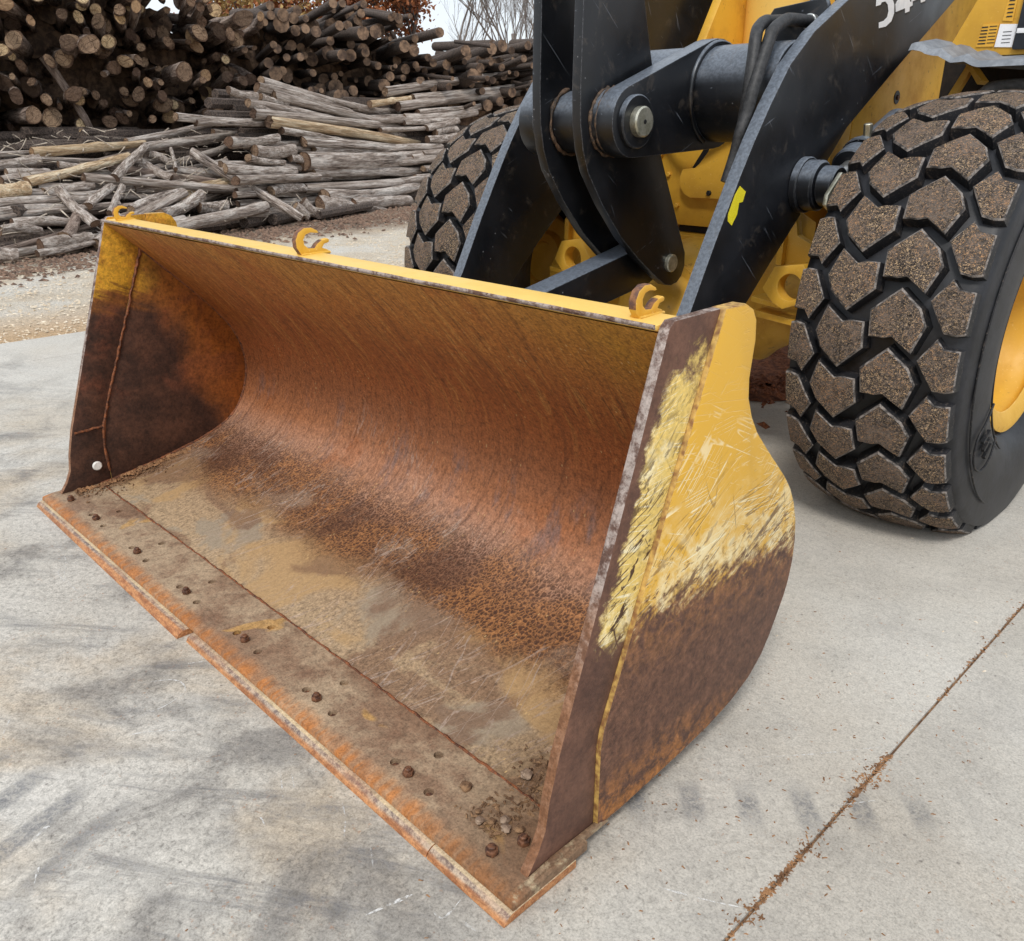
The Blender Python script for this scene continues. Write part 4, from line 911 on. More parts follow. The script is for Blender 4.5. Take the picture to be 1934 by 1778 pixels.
# frame tower side plates and back
for sg in (1, -1):
    tw = plate('tower_plate', [(2.86, 0.95), (3.25, 0.70), (4.3, 0.75), (4.6, 1.3), (4.3, 2.6), (3.75, 2.75), (3.42, 2.45), (2.92, 1.62)], 'x', sg * 0.40, sg * 0.45, MT['yellow_dirty'], loader, 0.006)
    axis_cyl('tower_hole', (sg * 0.4515, 3.29, 1.533), (1, 0, 0), 0.004, 0.028, MT['decal_k'], tw, 20, 0.001)
    axis_cyl('tower_bolt', (sg * 0.455, 3.292, 1.533), (1, 0, 0), 0.012, 0.012, MT['bolt'], tw, 6, 0.002)
plate('tower_front', [(-0.58, 1.60), (-0.57, 1.79), (-0.43, 2.00), (-0.28, 2.22), (0.30, 2.30), (0.38, 1.60)], 'y', 3.38, 3.42, MT['yellow'], loader, 0.006)
hum = lathe_mesh('tower_housing', [(-0.6, 0.0), (-0.6, 0.20), (-0.58, 0.225), (0.58, 0.225), (0.6, 0.20), (0.6, 0.0)], MT['yellow_top'], 48, 40)
hum.transform(Matrix.Translation((-0.19, 3.42, 2.0)) @ Matrix.Rotation(R(90), 4, 'Y') @ Matrix.Scale(0.75, 4, (0, 1, 0)))
new_obj('tower_housing', hum, loader)
plate('rear_wall', [(-0.9, 0.35), (0.9, 0.35), (0.75, 2.6), (-0.75, 2.6)], 'y', 4.35, 4.42, MT['dark'], loader, 0.01)
rear = plate('rear_body', [(4.45, 0.75), (4.55, 0.55), (6.9, 0.55), (7.25, 0.8), (7.25, 1.9), (7.05, 2.15), (4.45, 2.2)], 'x', -0.72, 0.72, MT['yellow_dirty'], loader, 0.03)  # unseen rear body and cab, added to shade the ground under the chassis
plate('counterweight', [(7.26, 0.55), (7.55, 0.7), (7.6, 1.5), (7.26, 1.7)], 'x', -1.15, 1.15, MT['black'], rear, 0.03)
cabp = plate('cab', [(4.46, 1.75), (4.40, 2.21), (4.55, 3.30), (5.95, 3.30), (6.05, 2.21), (6.0, 2.16)], 'x', -0.70, 0.70, [MT['black'], MT['panel_k']], loader, 0.03, slot=lambda n, c: 1 if c.z > 2.3 and c.z < 3.25 else 0)
for sg in (1, -1):
    plate('rear_fender', [(4.75, 1.35), (4.95, 1.72), (6.5, 1.72), (6.75, 1.4), (6.7, 1.36), (6.45, 1.66), (5.0, 1.66), (4.82, 1.34)], 'x', sg * 0.73, sg * 1.36, MT['fender'], rear, 0.01)
    rear_tie = plate('side_tank', [(4.55, 0.60), (4.85, 0.60), (4.85, 1.30), (4.55, 1.35)], 'x', sg * 0.73, sg * 1.05, MT['yellow_dirty'], rear, 0.02)
# ---- front axle
axl = lathe_mesh('front_axle', [(-0.86, 0.0), (-0.86, 0.20), (-0.80, 0.20), (-0.78, 0.135), (-0.42, 0.155), (-0.34, 0.205), (-0.30, 0.245), (-0.26, 0.245), (-0.25, 0.225), (-0.12, 0.265), (0.12, 0.265), (0.25, 0.225), (0.26, 0.245), (0.30, 0.245), (0.34, 0.205), (0.42, 0.155), (0.78, 0.135), (0.80, 0.20), (0.86, 0.20), (0.86, 0.0)], MT['yellow_dirty'], 48, 40)
axl.transform(Matrix.Translation((0, 2.655, 0.675)))
axle = new_obj('front_axle', axl, loader)
nose = lathe_mesh('axle_nose', [(-0.12, 0.235), (0.0, 0.235), (0.012, 0.255), (0.03, 0.255), (0.04, 0.22), (0.12, 0.20), (0.17, 0.15), (0.19, 0.10), (0.195, 0.0)], MT['yellow_dirty'], 40, 40)
nose.transform(Matrix.Translation((-0.10, 2.44, 0.60)) @ Matrix.Rotation(R(-90), 4, 'Z'))
nz = new_obj('axle_nose', nose, axle)
for i in range(10):
    a = i * 0.628; axis_cyl('axle_bolt', (-0.10 + 0.235 * math.cos(a), 2.408, 0.60 + 0.235 * math.sin(a)), (0, 1, 0), 0.02, 0.012, MT['yellow_dirty'], axle, 6, 0.002)
# ---- tie-down lugs on the axle
for sg in (1, -1):
    hx = 0.565 * sg
    P = [(hx - 0.105, 0.815), (hx - 0.062, 0.905), (hx + 0.055, 0.925), (hx + 0.12, 0.845), (hx + 0.085, 0.785), (hx - 0.01, 0.745), (hx - 0.055, 0.765)]
    tl = plate('tie_down_lug', P, 'y', 2.285, 2.345, MT['yellow'], loader, 0.004, hole=((hx + 0.012, 0.833), 0.052, 24))
    plate('lug_bracket', [(hx - 0.10, 0.900), (hx - 0.085, 1.09), (hx - 0.045, 1.12), (hx - 0.02, 1.02), (hx + 0.11, 0.96), (hx + 0.11, 0.920)], 'y', 2.36, 2.40, MT['yellow_dirty'], tl, 0.004)
    plate('lug_bracket', [(2.33, 0.905), (2.33, 1.00), (2.45, 1.10), (2.58, 1.05), (2.58, 0.905)], 'x', hx - 0.085, hx - 0.06, MT['yellow_dirty'], tl, 0.003)
    plate('lug_plate', [(hx - 0.16, 0.716), (hx + 0.16, 0.690), (hx + 0.16, 0.665), (hx - 0.16, 0.690)], 'y', 2.33, 2.62, MT['yellow_dirty'], tl, 0.003)
    axis_cyl('lug_bolt', (hx + 0.04, 2.38, 0.655), (0, 0, 1), 0.06, 0.016, MT['bolt'], tl, 6, 0.002)
    plate('lug_tab', [(hx - 0.17, 0.772), (hx - 0.04, 0.757), (hx - 0.04, 0.738), (hx - 0.17, 0.750)], 'y', 2.32, 2.42, MT['yellow_dirty'], tl, 0.003)
# ---- hoses on the cross tube
H1 = [(0.39, 2.429, 1.781), (0.42, 2.235, 1.76), (0.44, 2.141, 1.751), (0.46, 2.068, 1.724), (0.48, 2.025, 1.691), (0.495, 1.997, 1.63), (0.505, 1.974, 1.558), (0.505, 1.969, 1.504), (0.495, 1.973, 1.429), (0.48, 1.979, 1.343)]
H2 = [(0.49, 2.383, 1.763), (0.505, 2.196, 1.757), (0.51, 2.136, 1.743), (0.515, 2.072, 1.713), (0.52, 2.036, 1.665), (0.526, 1.99, 1.593), (0.527, 1.959, 1.522), (0.524, 1.941, 1.45), (0.52, 1.921, 1.395), (0.51, 1.916, 1.322), (0.5, 1.892, 1.233)]
for H in (H1, H2):
    h = tube('hydraulic_hose', spline(H, 7), 0.0215, MT['hose'], loader, 14)
    p0, p1 = Vector(H[0]), Vector(H[1]); d = (p1 - p0).normalized()
    axis_cyl('hose_fitting', p0 - d * 0.01, d, 0.09, 0.027, MT['chrome'], h, 20, 0.003)
    axis_cyl('hose_fitting', p0 - d * 0.045, d, 0.03, 0.034, MT['chrome'], h, 6, 0.003)
plate('hose_bracket', [(0.30, 1.66), (0.30, 1.78), (0.33, 1.82), (0.53, 1.84), (0.548, 1.80), (0.548, 1.66)], 'y', 2.38, 2.41, MT['black'], loader, 0.004)
for k, x in enumerate((0.10, 0.22, 0.30)):
    tube('hydraulic_hose', spline([(x, 3.20, 1.55 + 0.02 * k), (x + 0.01, 3.12, 1.75), (x - 0.02, 3.14, 2.0), (x + 0.03 * k, 3.1, 2.35)], 8), 0.022, MT['hose'], loader, 12)
tube('hydraulic_hose', spline([(0.18, 3.25, 2.06), (0.25, 3.1, 2.0), (0.34, 3.08, 1.985), (0.40, 3.12, 2.02), (0.43, 3.2, 2.2)], 8), 0.02, MT['hose'], loader, 12)

# ---- side box with decals behind the near wheel, and fender
box = plate('side_box', [(0.766, 1.700), (0.775, 1.712), (0.842, 1.855), (0.93, 2.05), (1.35, 2.05), (1.35, 1.655), (0.80, 1.660)], 'y', 2.95, 3.7, MT['yellow'], loader, 0.008)
plate('warning_decal', [(0.868, 1.692), (0.880, 1.768), (0.935, 1.766), (0.930, 1.690)], 'y', 2.9455, 2.949, MT['decal_y'], box, 0)
for r_ in range(6):
    z = 1.700 + r_ * 0.011; plate('decal_line', [(0.873 + r_ * 0.001, z), (0.873 + r_ * 0.001, z + 0.004), (0.900, z + 0.004), (0.900, z)], 'y', 2.944, 2.9453, MT['decal_k'], box, 0)
    plate('decal_line', [(0.905, z + 0.002), (0.905, z + 0.0045), (0.931, z + 0.0045), (0.931, z + 0.002)], 'y', 2.944, 2.9453, MT['decal_k'], box, 0)
plate('white_decal', [(0.934, 1.688), (0.940, 1.764), (1.000, 1.760), (0.995, 1.684)], 'y', 2.9455, 2.949, MT['decal_w'], box, 0)
for r_ in range(4): plate('decal_line', [(0.955, 1.70 + r_ * 0.012), (0.955, 1.702 + r_ * 0.012), (0.985, 1.702 + r_ * 0.012), (0.985, 1.70 + r_ * 0.012)], 'y', 2.944, 2.9453, MT['panel_k'], box, 0)
plate('warning_decal', [(0.945, 1.775), (0.955, 1.90), (0.985, 1.90), (0.980, 1.770)], 'y', 2.9455, 2.949, MT['decal_y'], box, 0)
for r_ in range(5): plate('decal_line', [(0.955, 1.785 + r_ * 0.013), (0.958, 1.789 + r_ * 0.013), (0.976, 1.789 + r_ * 0.013), (0.976, 1.785 + r_ * 0.013)], 'y', 2.944, 2.9453, MT['decal_k'], box, 0)
plate('black_panel', [(1.002, 1.675), (1.012, 1.90), (1.34, 1.90), (1.34, 1.665)], 'y', 2.925, 2.948, MT['panel_k'], box, 0.004)
plate('panel_mark', [(1.008, 1.728), (1.009, 1.744), (1.06, 1.742), (1.06, 1.726)], 'y', 2.921, 2.9245, MT['decal_w'], box, 0.001)
# wavy rubber fender lip
fv, ff = [], []
WX = [0.735 + i * 0.0055 for i in range(120)]
for i, x in enumerate(WX):
    u = (x - 0.735) / 0.655
    wv = 0.011 * (2 / math.pi) * math.asin(math.sin((x - 0.735) * 66 + 0.6)) * max(0, min(1, (1.0 - x) / 0.05))
    z = 1.690 - 0.062 * min(1, u / 0.4) + 0.012 * math.exp(-((u - 0.08) / 0.05) ** 2)
    fv += [(x, 2.66 - 0.01 * u, z - 0.022 + wv * 0.6), (x, 2.68, z + wv), (x, 2.86, z + 0.022 + wv), (x, 3.3, z + 0.025), (x, 3.3, z - 0.01), (x, 2.70, z - 0.02 + wv)]
for i in range(len(WX) - 1):
    for k in range(6):
        ff.append((i * 6 + k, (i + 1) * 6 + k, (i + 1) * 6 + (k + 1) % 6, i * 6 + (k + 1) % 6))
fen = new_obj('fender', raw_mesh('fender', fv, ff, MT['fender'], 25), loader)
plate('fender_bracket', [(0.73, 1.42), (0.78, 1.52), (0.835, 1.635), (0.855, 1.62), (0.805, 1.51), (0.755, 1.41)], 'y', 2.98, 3.02, MT['yellow'], fen, 0.003)
plate('fender_bracket', [(0.83, 1.638), (0.845, 1.642), (0.905, 1.575), (0.89, 1.562)], 'y', 2.97, 3.05, MT['yellow'], fen, 0.003)
tube('fender_stay', spline([(0.80, 3.1, 1.36), (0.82, 3.1, 1.46), (0.87, 3.1, 1.535), (0.95, 3.12, 1.565), (1.3, 3.15, 1.56)], 6), 0.02, MT['fender'], fen, 10)
plate('fender_wall', [(0.62, 1.40), (0.62, 1.70), (1.38, 1.66), (1.38, 1.30)], 'y', 3.32, 3.36, MT['dark'], loader, 0.004)

# ------------------------------------------------------------------ wheels
RT, HW, PITCHDEG, NB = 0.808, 0.275, 360 / 27, 27
AXZ, AXY = 0.722, 2.655
def crown(w): return RT - 0.048 * (abs(w) / 0.28) ** 2.2
CR = [(0.078, 0.35), (0.148, -3.6), (0.174, -7.3), (0.146, -13.7), (0.082, -10.5), (0.055, -11.1), (0.010, -11.1), (0.000, -5.2)]
SR = [(0.210, 3.7), (0.234, 1.7), (0.278, 1.6), (0.280, -8.1), (0.256, -8.6), (0.222, -8.3), (0.166, -1.6)]
def flip(P): return [(-w, -t - 19.2) for w, t in P]
def block_mesh(name, P, shoulder=0):
    n0 = len(P); Q = []
    for i in range(n0):
        a, b = P[i], P[(i + 1) % n0]; Q += [a, ((a[0] + b[0]) / 2, (a[1] + b[1]) / 2)]
    n = len(Q); cx = sum(p[0] for p in Q) / n; ct = sum(p[1] for p in Q) / n
    def pt(w, t, dr):
        r = crown(w) + dr; th = R(t); return (w, -r * math.cos(th), r * math.sin(th))
    def ring(k, dr, base=False):
        out = []
        for w, t in Q:
            w2, t2 = cx + (w - cx) * k, ct + (t - ct) * k; d2 = dr
            if base and shoulder and w * shoulder > 0.26: w2 = shoulder * 0.296; d2 = dr - 0.075
            out.append(pt(w2, t2, d2))
        return out
    v = [pt(cx, ct, 0.002)] + ring(0.55, 0.001) + ring(0.93, 0.0) + ring(1.0, -0.005) + ring(1.09, -0.052, True)
    f, m = [], []
    for i in range(n):
        j = (i + 1) % n
        f.append((0, 1 + i, 1 + j)); m.append(0)
        for k in range(3):
            a = 1 + k * n; b = a + n; f.append((a + i, b + i, b + j, a + j)); m.append((0, 2, 1)[k])
    me = raw_mesh(name, v, f, [MT['tread'], MT['rubber'], MT['tread_edge']], None, m)
    bm = bmesh.new(); bm.from_mesh(me); bmesh.ops.recalc_face_normals(bm, faces=bm.faces); bm.to_mesh(me); bm.free()
    return me
BL = [block_mesh('tread_block', CR), block_mesh('tread_block', flip(CR)), block_mesh('tread_block', SR, 1), block_mesh('tread_block', flip(SR), -1)]
tprof = [(-0.235, 0.372), (-0.275, 0.40), (-0.300, 0.46), (-0.308, 0.53), (-0.304, 0.60), (-0.300, 0.64), (-0.297, 0.655), (-0.292, 0.70), (-0.283, 0.725), (-0.25, 0.738), (-0.15, 0.752), (0, 0.758)]
tprof = tprof + [(-a, r) for a, r in tprof[-2::-1]]
def tyre_mesh():
    seg, n = 120, len(tprof); v, f = [], []
    for i in range(seg):
        t = 2 * math.pi * i / seg
        for a, r in tprof:
            y, z = r * math.cos(t), r * math.sin(t); lim = -AXZ + 0.004
            if z < -0.35:
                sq = max(0.0, (-z - 0.35) / 0.45); a = a * (1 + 0.05 * sq)
            v.append((a, y, max(z, lim)))
    for i in range(seg):
        j = (i + 1) % seg
        for k in range(n - 1): f.append((i * n + k, i * n + k + 1, j * n + k + 1, j * n + k))
    return raw_mesh('tyre', v, f, MT['casing'], 50)
TY = tyre_mesh()
rimp = [(0.0, 0.0), (0.02, 0.0), (0.02, 0.10), (0.04, 0.11), (0.04, 0.15), (0.005, 0.17), (0.0, 0.24), (0.05, 0.285), (0.16, 0.305), (0.215, 0.318), (0.230, 0.335), (0.236, 0.358), (0.250, 0.372), (0.262, 0.372), (0.264, 0.352), (0.24, 0.30), (0.235, 0.38)]
RM = lathe_mesh('wheel', rimp, MT['yellow'], 72, 40)
def wheel(cx, sg):
    rim = new_obj('wheel', RM, loader, Vector((cx, AXY, AXZ)) - LO)
    if sg < 0: rim.rotation_euler = (0, math.pi, 0)
    ty = new_obj('tyre', TY, rim, (0, 0, 0))
    if sg < 0: ty.rotation_euler = (0, math.pi, 0)
    for me, lo in zip(BL, (0, 0, 0, 0)):
        for k in range(NB):
            th = 16.47 + (0.0 if sg > 0 else 4.0) + PITCHDEG * k
            tz = AXZ + RT * math.sin(R((th - 7) % 360)) 
            b = new_obj('tread_block', me, rim, (0, 0, 0))
            b.rotation_mode = 'XYZ'
            q = Matrix.Rotation(-R(th), 4, 'X')
            if sg < 0: q = Matrix.Rotation(math.pi, 4, 'Y') @ q
            b.rotation_euler = q.to_euler()
    return rim
wr = wheel(1.080, 1); wl = wheel(-1.080, -1)
for sg in (1, -1):        # rear wheels out of the picture, added to shade the ground under the loader
    rw = new_obj('wheel', RM, loader, Vector((sg * 1.08, 5.72, AXZ)) - LO)
    if sg < 0: rw.rotation_euler = (0, math.pi, 0)
    new_obj('tyre', TY, rw, (0, 0, 0))
# raised marks on the near sidewall
def side_pt(ang, r, a=0.309): return (a + 0.016 * max(0.0, -math.sin(R(ang)) * r / 0.8 - 0.05) + 0.002, -r * math.cos(R(ang)), r * math.sin(R(ang)))
for k, an in enumerate((-30.5, -34.5, -38.5)):
    v, f = tube_geo([side_pt(an, 0.505), side_pt(an, 0.565)], 0.008, 4); new_obj('sidewall_mark', raw_mesh('sidewall_mark', v, f, MT['rubber']), wr, (0, 0, 0))
P = [side_pt(-23, 0.44, .298), side_pt(-24, 0.53), side_pt(-27, 0.60, .306), side_pt(-34.5, 0.625, .303), side_pt(-42, 0.60, .306), side_pt(-45, 0.53), side_pt(-46, 0.44, .298)]
v, f = tube_geo(spline(P, 6), 0.004, 6); new_obj('sidewall_mark', raw_mesh('sidewall_mark', v, f, MT['rubber'], True), wr, (0, 0, 0))
for rr_, aa in ((0.435, 0.2905), (0.64, 0.3005)):
    v, f = tube_geo([side_pt(a, rr_, aa) for a in range(-62, 120, 3)], 0.0035, 6); new_obj('sidewall_rib', raw_mesh('sidewall_rib', v, f, MT['rubber'], True), wr, (0, 0, 0))

# ------------------------------------------------------------------ loose dirt in the bucket
def clod(name, c, r, mat, seed, label, cat='clod', group=None):
    rr = random.Random(seed); bm = bmesh.new(); bmesh.ops.create_icosphere(bm, subdivisions=2, radius=r)
    for v in bm.verts: v.co *= rr.uniform(0.72, 1.22); v.co.z *= 0.62
    me = bm_mesh(bm, name, mat)
    return tag(new_obj(name, me, None, c), label, cat, group)
clod('stone', (1.137, 0.275, 0.058), 0.015, MT['stone'], 1, 'pale grey stone lying alone on the bucket floor near its near cheek', 'stone')
clod('mud_clod', (1.060, 0.160, 0.046), 0.015, MT['mud'], 2, 'rounded brown clod on the cutting edge behind the last open hole', 'clod')
clod('mud_clod', (1.262, 0.215, 0.056), 0.019, MT['bolt'], 3, 'dark round clod against the foot of the near side cutter', 'clod')
for i, (x, y, r) in enumerate(((1.196, 0.150, 0.011), (1.180, 0.128, 0.009), (1.215, 0.135, 0.012), (1.235, 0.155, 0.011), (1.16, 0.11, 0.010), (1.14, 0.125, 0.008))):
    clod('mud_clod', (x, y, 0.052), r, MT['mud' if i % 2 else 'stone'], 10 + i, 'small clod in the cluster at the near front corner of the bucket', 'clod', 'clods in the near bucket corner')
def dirt_pt():
    if random.random() < 0.5: x, y = 1.22 - abs(random.gauss(0, 0.06)), random.uniform(0.10, 0.36)
    else: x, y = -1.22 + abs(random.gauss(0, 0.05)) - 0.05, random.uniform(0.12, 0.60)
    return (min(1.29, max(-1.29, x)), y, 0.045 + max(0, y - 0.24) * 0.155)
stuff(crumbs(420, dirt_pt, (0.003, 0.009), MT['mud'], 'dirt_crumbs', 0.8), 'brown dirt crumbs along both bucket corners', 'dirt')
stuff(crumbs(160, lambda: (-1.26 + abs(random.gauss(0, .03)), random.uniform(0.12, 0.85), 0.0) if False else (lambda y: (-1.285 + abs(random.gauss(0, .02)), y, 0.047 + max(0, y - 0.24) * 0.16))(random.uniform(0.12, 0.7)), (0.008, 0.02), MT['crumb'], 'rust_flakes', 0.6), 'orange rust flakes lying along the far bucket cheek', 'rust flakes')

# ------------------------------------------------------------------ logs
LOGS=[
('A', -10.829, 3.037, 1.086, -11.468, 4.813, 1.176, 0.061),
('A', -11.36, 4.737, 1.126, -12.214, 6.859, 1.285, 0.074),
('A', -11.381, 4.517, 1.211, -12.834, 7.26, 1.612, 0.051),
('A', -10.128, 2.702, 0.763, -11.033, 4.389, 1.015, 0.07),
('A', -9.839, 2.069, 0.717, -9.956, 2.663, 0.693, 0.102),
('A', -9.898, 3.002, 0.689, -9.209, 3.119, 0.285, 0.063),
('A', -10.328, 3.459, 0.781, -10.471, 5.829, 0.504, 0.064),
('A', -10.285, 3.848, 0.758, -11.222, 4.739, 1.149, 0.063),
('A', -9.765, 3.258, 0.456, -10.281, 3.791, 0.665, 0.061),
('A', -9.629, 3.463, 0.369, -10.274, 3.937, 0.659, 0.046),
('A', -11.162, 5.399, 1.055, -9.715, 6.343, 0.103, 0.066),
('A', -9.718, 3.778, 0.371, -10.286, 4.757, 0.542, 0.072),
('A', -9.676, 4.142, 0.313, -10.19, 4.982, 0.474, 0.088),
('A', -9.397, 4.108, 0.161, -10.104, 5.975, 0.276, 0.098),
('A', -9.685, 2.07, 0.53, -10.044, 3.464, 0.521, 0.065),
('A', -9.576, 2.026, 0.456, -9.844, 3.118, 0.441, 0.055),
('A', -9.365, 2.232, 0.346, -9.47, 2.963, 0.295, 0.065),
('A', -8.952, 2.371, 0.114, -9.167, 3.041, 0.134, 0.075),
('A', -8.846, 2.293, 0.047, -9.13, 3.056, 0.091, 0.043),
('A', -8.814, 1.623, 0.169, -8.74, 2.061, 0.062, 0.076),
('A', -10.982, 5.001, 0.815, -11.159, 6.642, 0.666, 0.061),
('A', -10.697, 3.294, 0.952, -10.733, 3.781, 0.9, 0.049),
('A', -10.414, 2.564, 0.864, -10.539, 3.122, 0.85, 0.054),
('A', -10.993, 4.532, 0.932, -10.665, 4.797, 0.708, 0.065),
('A', -12.2, 6.288, 1.323, -12.469, 7.751, 1.253, 0.065),
('A', -10.541, 5.081, 0.556, -10.695, 6.618, 0.411, 0.072),
('A', -9.062, 2.669, 0.191, -9.495, 3.041, 0.378, 0.084),
('A', -10.728, 4.911, 0.826, -11.277, 5.13, 1.101, 0.033),
('A', -10.567, 2.358, 0.981, -10.819, 3.102, 1.01, 0.064),
('A', -11.217, 4.751, 1.025, -11.127, 4.992, 0.938, 0.051),
('A', -9.928, 2.15, 0.615, -10.207, 3.127, 0.623, 0.052),
('A', -10.445, 4.148, 0.603, -10.708, 5.258, 0.583, 0.054),
('A', -10.038, 4.879, 0.344, -10.141, 5.343, 0.332, 0.076),
('A', -10.064, 2.869, 0.642, -10.338, 3.562, 0.691, 0.058),
('A', -9.261, 2.062, 0.274, -9.342, 2.534, 0.248, 0.058),
('A', -9.361, 3.167, 0.143, -9.476, 3.679, 0.131, 0.057),
('B', -11.901, 7.113, 2.142, -12.891, 9.681, 1.775, 0.069),
('B', -12.857, 9.545, 1.802, -13.588, 11.232, 1.678, 0.067),
('B', -11.707, 6.898, 1.993, -12.692, 9.419, 1.652, 0.074),
('B', -11.375, 6.542, 1.763, -12.303, 8.812, 1.516, 0.071),
('B', -11.761, 7.232, 1.877, -13.285, 11.028, 1.423, 0.081),
('B', -11.291, 6.563, 1.607, -13.737, 12.03, 1.315, 0.072),
('B', -11.294, 6.828, 1.486, -13.311, 11.672, 1.012, 0.091),
('B', -11.352, 7.071, 1.34, -12.027, 8.739, 1.149, 0.066),
('B', -11.424, 7.534, 1.161, -13.326, 11.862, 0.881, 0.084),
('B', -11.119, 7.3, 0.865, -13.341, 11.965, 0.81, 0.154),
('B', -11.387, 6.234, 1.955, -11.625, 6.851, 1.867, 0.058),
('B', -10.766, 7.059, 0.485, -12.52, 10.87, 0.352, 0.071),
('B', -10.796, 7.442, 0.321, -12.339, 10.699, 0.27, 0.12),
('B', -10.958, 8.132, 0.092, -11.87, 10.047, 0.071, 0.117),
('B', -10.63, 7.258, 0.19, -10.985, 8.134, 0.09, 0.113),
('B', -10.241, 6.548, 0.246, -10.208, 6.747, 0.06, 0.076),
('B', -10.429, 6.818, 0.308, -10.389, 7.107, 0.049, 0.08),
('B', -10.076, 5.491, 0.665, -11.021, 7.517, 0.613, 0.078),
('B', -12.758, 10.099, 1.233, -13.677, 12.024, 1.214, 0.073),
('B', -11.114, 7.455, 0.691, -12.723, 10.997, 0.536, 0.091),
('B', -10.722, 6.214, 1.072, -11.161, 7.171, 1.035, 0.087),
('B', -10.615, 5.737, 1.209, -11.194, 6.906, 1.229, 0.083),
('B', -10.529, 5.986, 0.973, -10.824, 6.754, 0.862, 0.067),
('B', -10.224, 5.437, 0.856, -10.882, 6.999, 0.714, 0.064),
('B', -11.073, 7.015, 0.938, -11.24, 7.455, 0.871, 0.069),
('B', -10.935, 7.785, 0.201, -11.412, 9.173, -0.08, 0.065),
('B', -11.676, 6.925, 1.869, -11.913, 7.573, 1.758, 0.067),
('B', -11.516, 7.775, 1.045, -12.46, 9.86, 0.95, 0.055),
('B', -11.436, 6.626, 1.712, -11.598, 7.093, 1.62, 0.059),
('B', -10.356, 6.22, 0.479, -10.753, 7.05, 0.473, 0.079),
('C', -13.267, 10.675, 2.074, -15.002, 17.071, 2.748, 0.089),
('C', -13.35, 11.439, 1.96, -14.774, 16.838, 2.465, 0.09),
('C', -13.108, 10.852, 1.788, -14.612, 16.673, 2.283, 0.1),
('C', -13.193, 11.431, 1.676, -13.852, 14.092, 1.858, 0.078),
('C', -13.043, 10.96, 1.591, -13.635, 13.525, 1.7, 0.076),
('C', -12.991, 11.477, 1.385, -13.339, 12.708, 1.537, 0.075),
('C', -12.955, 10.044, 1.826, -13.307, 11.339, 1.964, 0.071),
('C', -13.006, 11.756, 1.279, -13.212, 12.543, 1.349, 0.083),
('C', -12.989, 10.871, 1.496, -13.43, 12.74, 1.588, 0.071),
('C', -12.873, 11.415, 1.159, -13.122, 12.461, 1.215, 0.078),
('L', -12.543, 3.943, 2.359, -12.336, 4.511, 1.115, 0.059),
]

rl = random.Random(11)
def log_mesh(name, seed, mat, knots=3, seg=12, rows=9):
    rr = random.Random(seed); v, f = [], []
    bx, by = rr.uniform(-0.5, 0.5), rr.uniform(-0.5, 0.5); ph = [rr.random() * 6.28 for _ in range(4)]; tap = rr.uniform(0.78, 0.96)
    kn = [(rr.random(), rr.random() * 6.28) for _ in range(knots)]
    for i in range(rows + 1):
        t = i / rows; cx, cy = bx * math.sin(t * 3.14), by * math.sin(t * 3.14 + ph[3] * 0.1)
        for k in range(seg):
            a = 6.283 * k / seg
            r = (1 + (tap - 1) * t) * (1 + 0.06 * math.sin(2 * a + ph[0] + t * 3) + 0.05 * math.sin(3 * a + ph[1] - t * 5) + rr.uniform(-0.05, 0.05))
            for kt, ka in kn:
                d = ((t - kt) * 12) ** 2 + (math.sin((a - ka) / 2) * 3.2) ** 2; r += 0.28 * math.exp(-d * 2.0)
            zz = t + (rr.uniform(-0.004, 0.004) if i in (0, rows) else 0)
            v.append((cx + r * math.cos(a), cy + r * math.sin(a), zz))
    for i in range(rows):
        for k in range(seg): k2 = (k + 1) % seg; f.append((i * seg + k, i * seg + k2, (i + 1) * seg + k2, (i + 1) * seg + k))
    body = raw_mesh(name, v, f, mat, 60)
    def end(row, sgn):
        o = row * seg; e = [v[o + k] for k in range(seg)]; c = (sum(p[0] for p in e) / seg, sum(p[1] for p in e) / seg, e[0][2] + sgn * 0.001)
        vv = [c] + [(c[0] + (p[0] - c[0]) * 0.985, c[1] + (p[1] - c[1]) * 0.985, p[2] + sgn * 0.0012) for p in e]
        ff = [((0, 1 + k, 1 + (k + 1) % seg) if sgn > 0 else (0, 1 + (k + 1) % seg, 1 + k)) for k in range(seg)]
        return vv, ff
    return body, end(0, -1), end(rows, 1)
VAR = {}
def variant(kind, i):
    key = (kind, i)
    if key not in VAR:
        bark = {'dark': MT['bark_dark'], 'pale': MT['bark_pale'], 'tan': MT['bark_tan']}[kind]
        b, e0, e1 = log_mesh('log', hash((kind == 'dark', kind == 'tan', i)) % 9999 + i, bark, 4 if kind != 'dark' else 2)
        m = MT['end'] if kind == 'dark' else MT['end_pale']
        mk = lambda e, mm: raw_mesh('cut_end', e[0], e[1], mm)
        VAR[key] = (b, mk(e0, MT['end']), mk(e1, MT['end']), mk(e0, MT['end_pale']), mk(e1, MT['end_pale']))
    return VAR[key]
def log_matrix(p, q, r, spin, sq=1.0):
    p, q = Vector(p), Vector(q); d = q - p
    rot = Vector((0, 0, 1)).rotation_difference(d.normalized()).to_matrix().to_4x4() @ Matrix.Rotation(spin, 4, 'Z')
    return Matrix.Translation(p) @ rot @ Matrix.Diagonal((r * sq, r / sq, d.length, 1))
def put_log(p, q, r, kind, label, group=None, ends=(1, 1), pale_end=False, name='log'):
    var = variant(kind, rl.randrange(7)); 
    o = new_obj(name, var[0]); o.matrix_world = log_matrix(p, q, r, rl.random() * 6.28, rl.uniform(0.82, 1.22))
    tag(o, label, 'log', group)
    for k in (0, 1):
        if ends[k]: new_obj('cut_end', var[(3 if pale_end else 1) + k], o, (0, 0, 0))
    return o
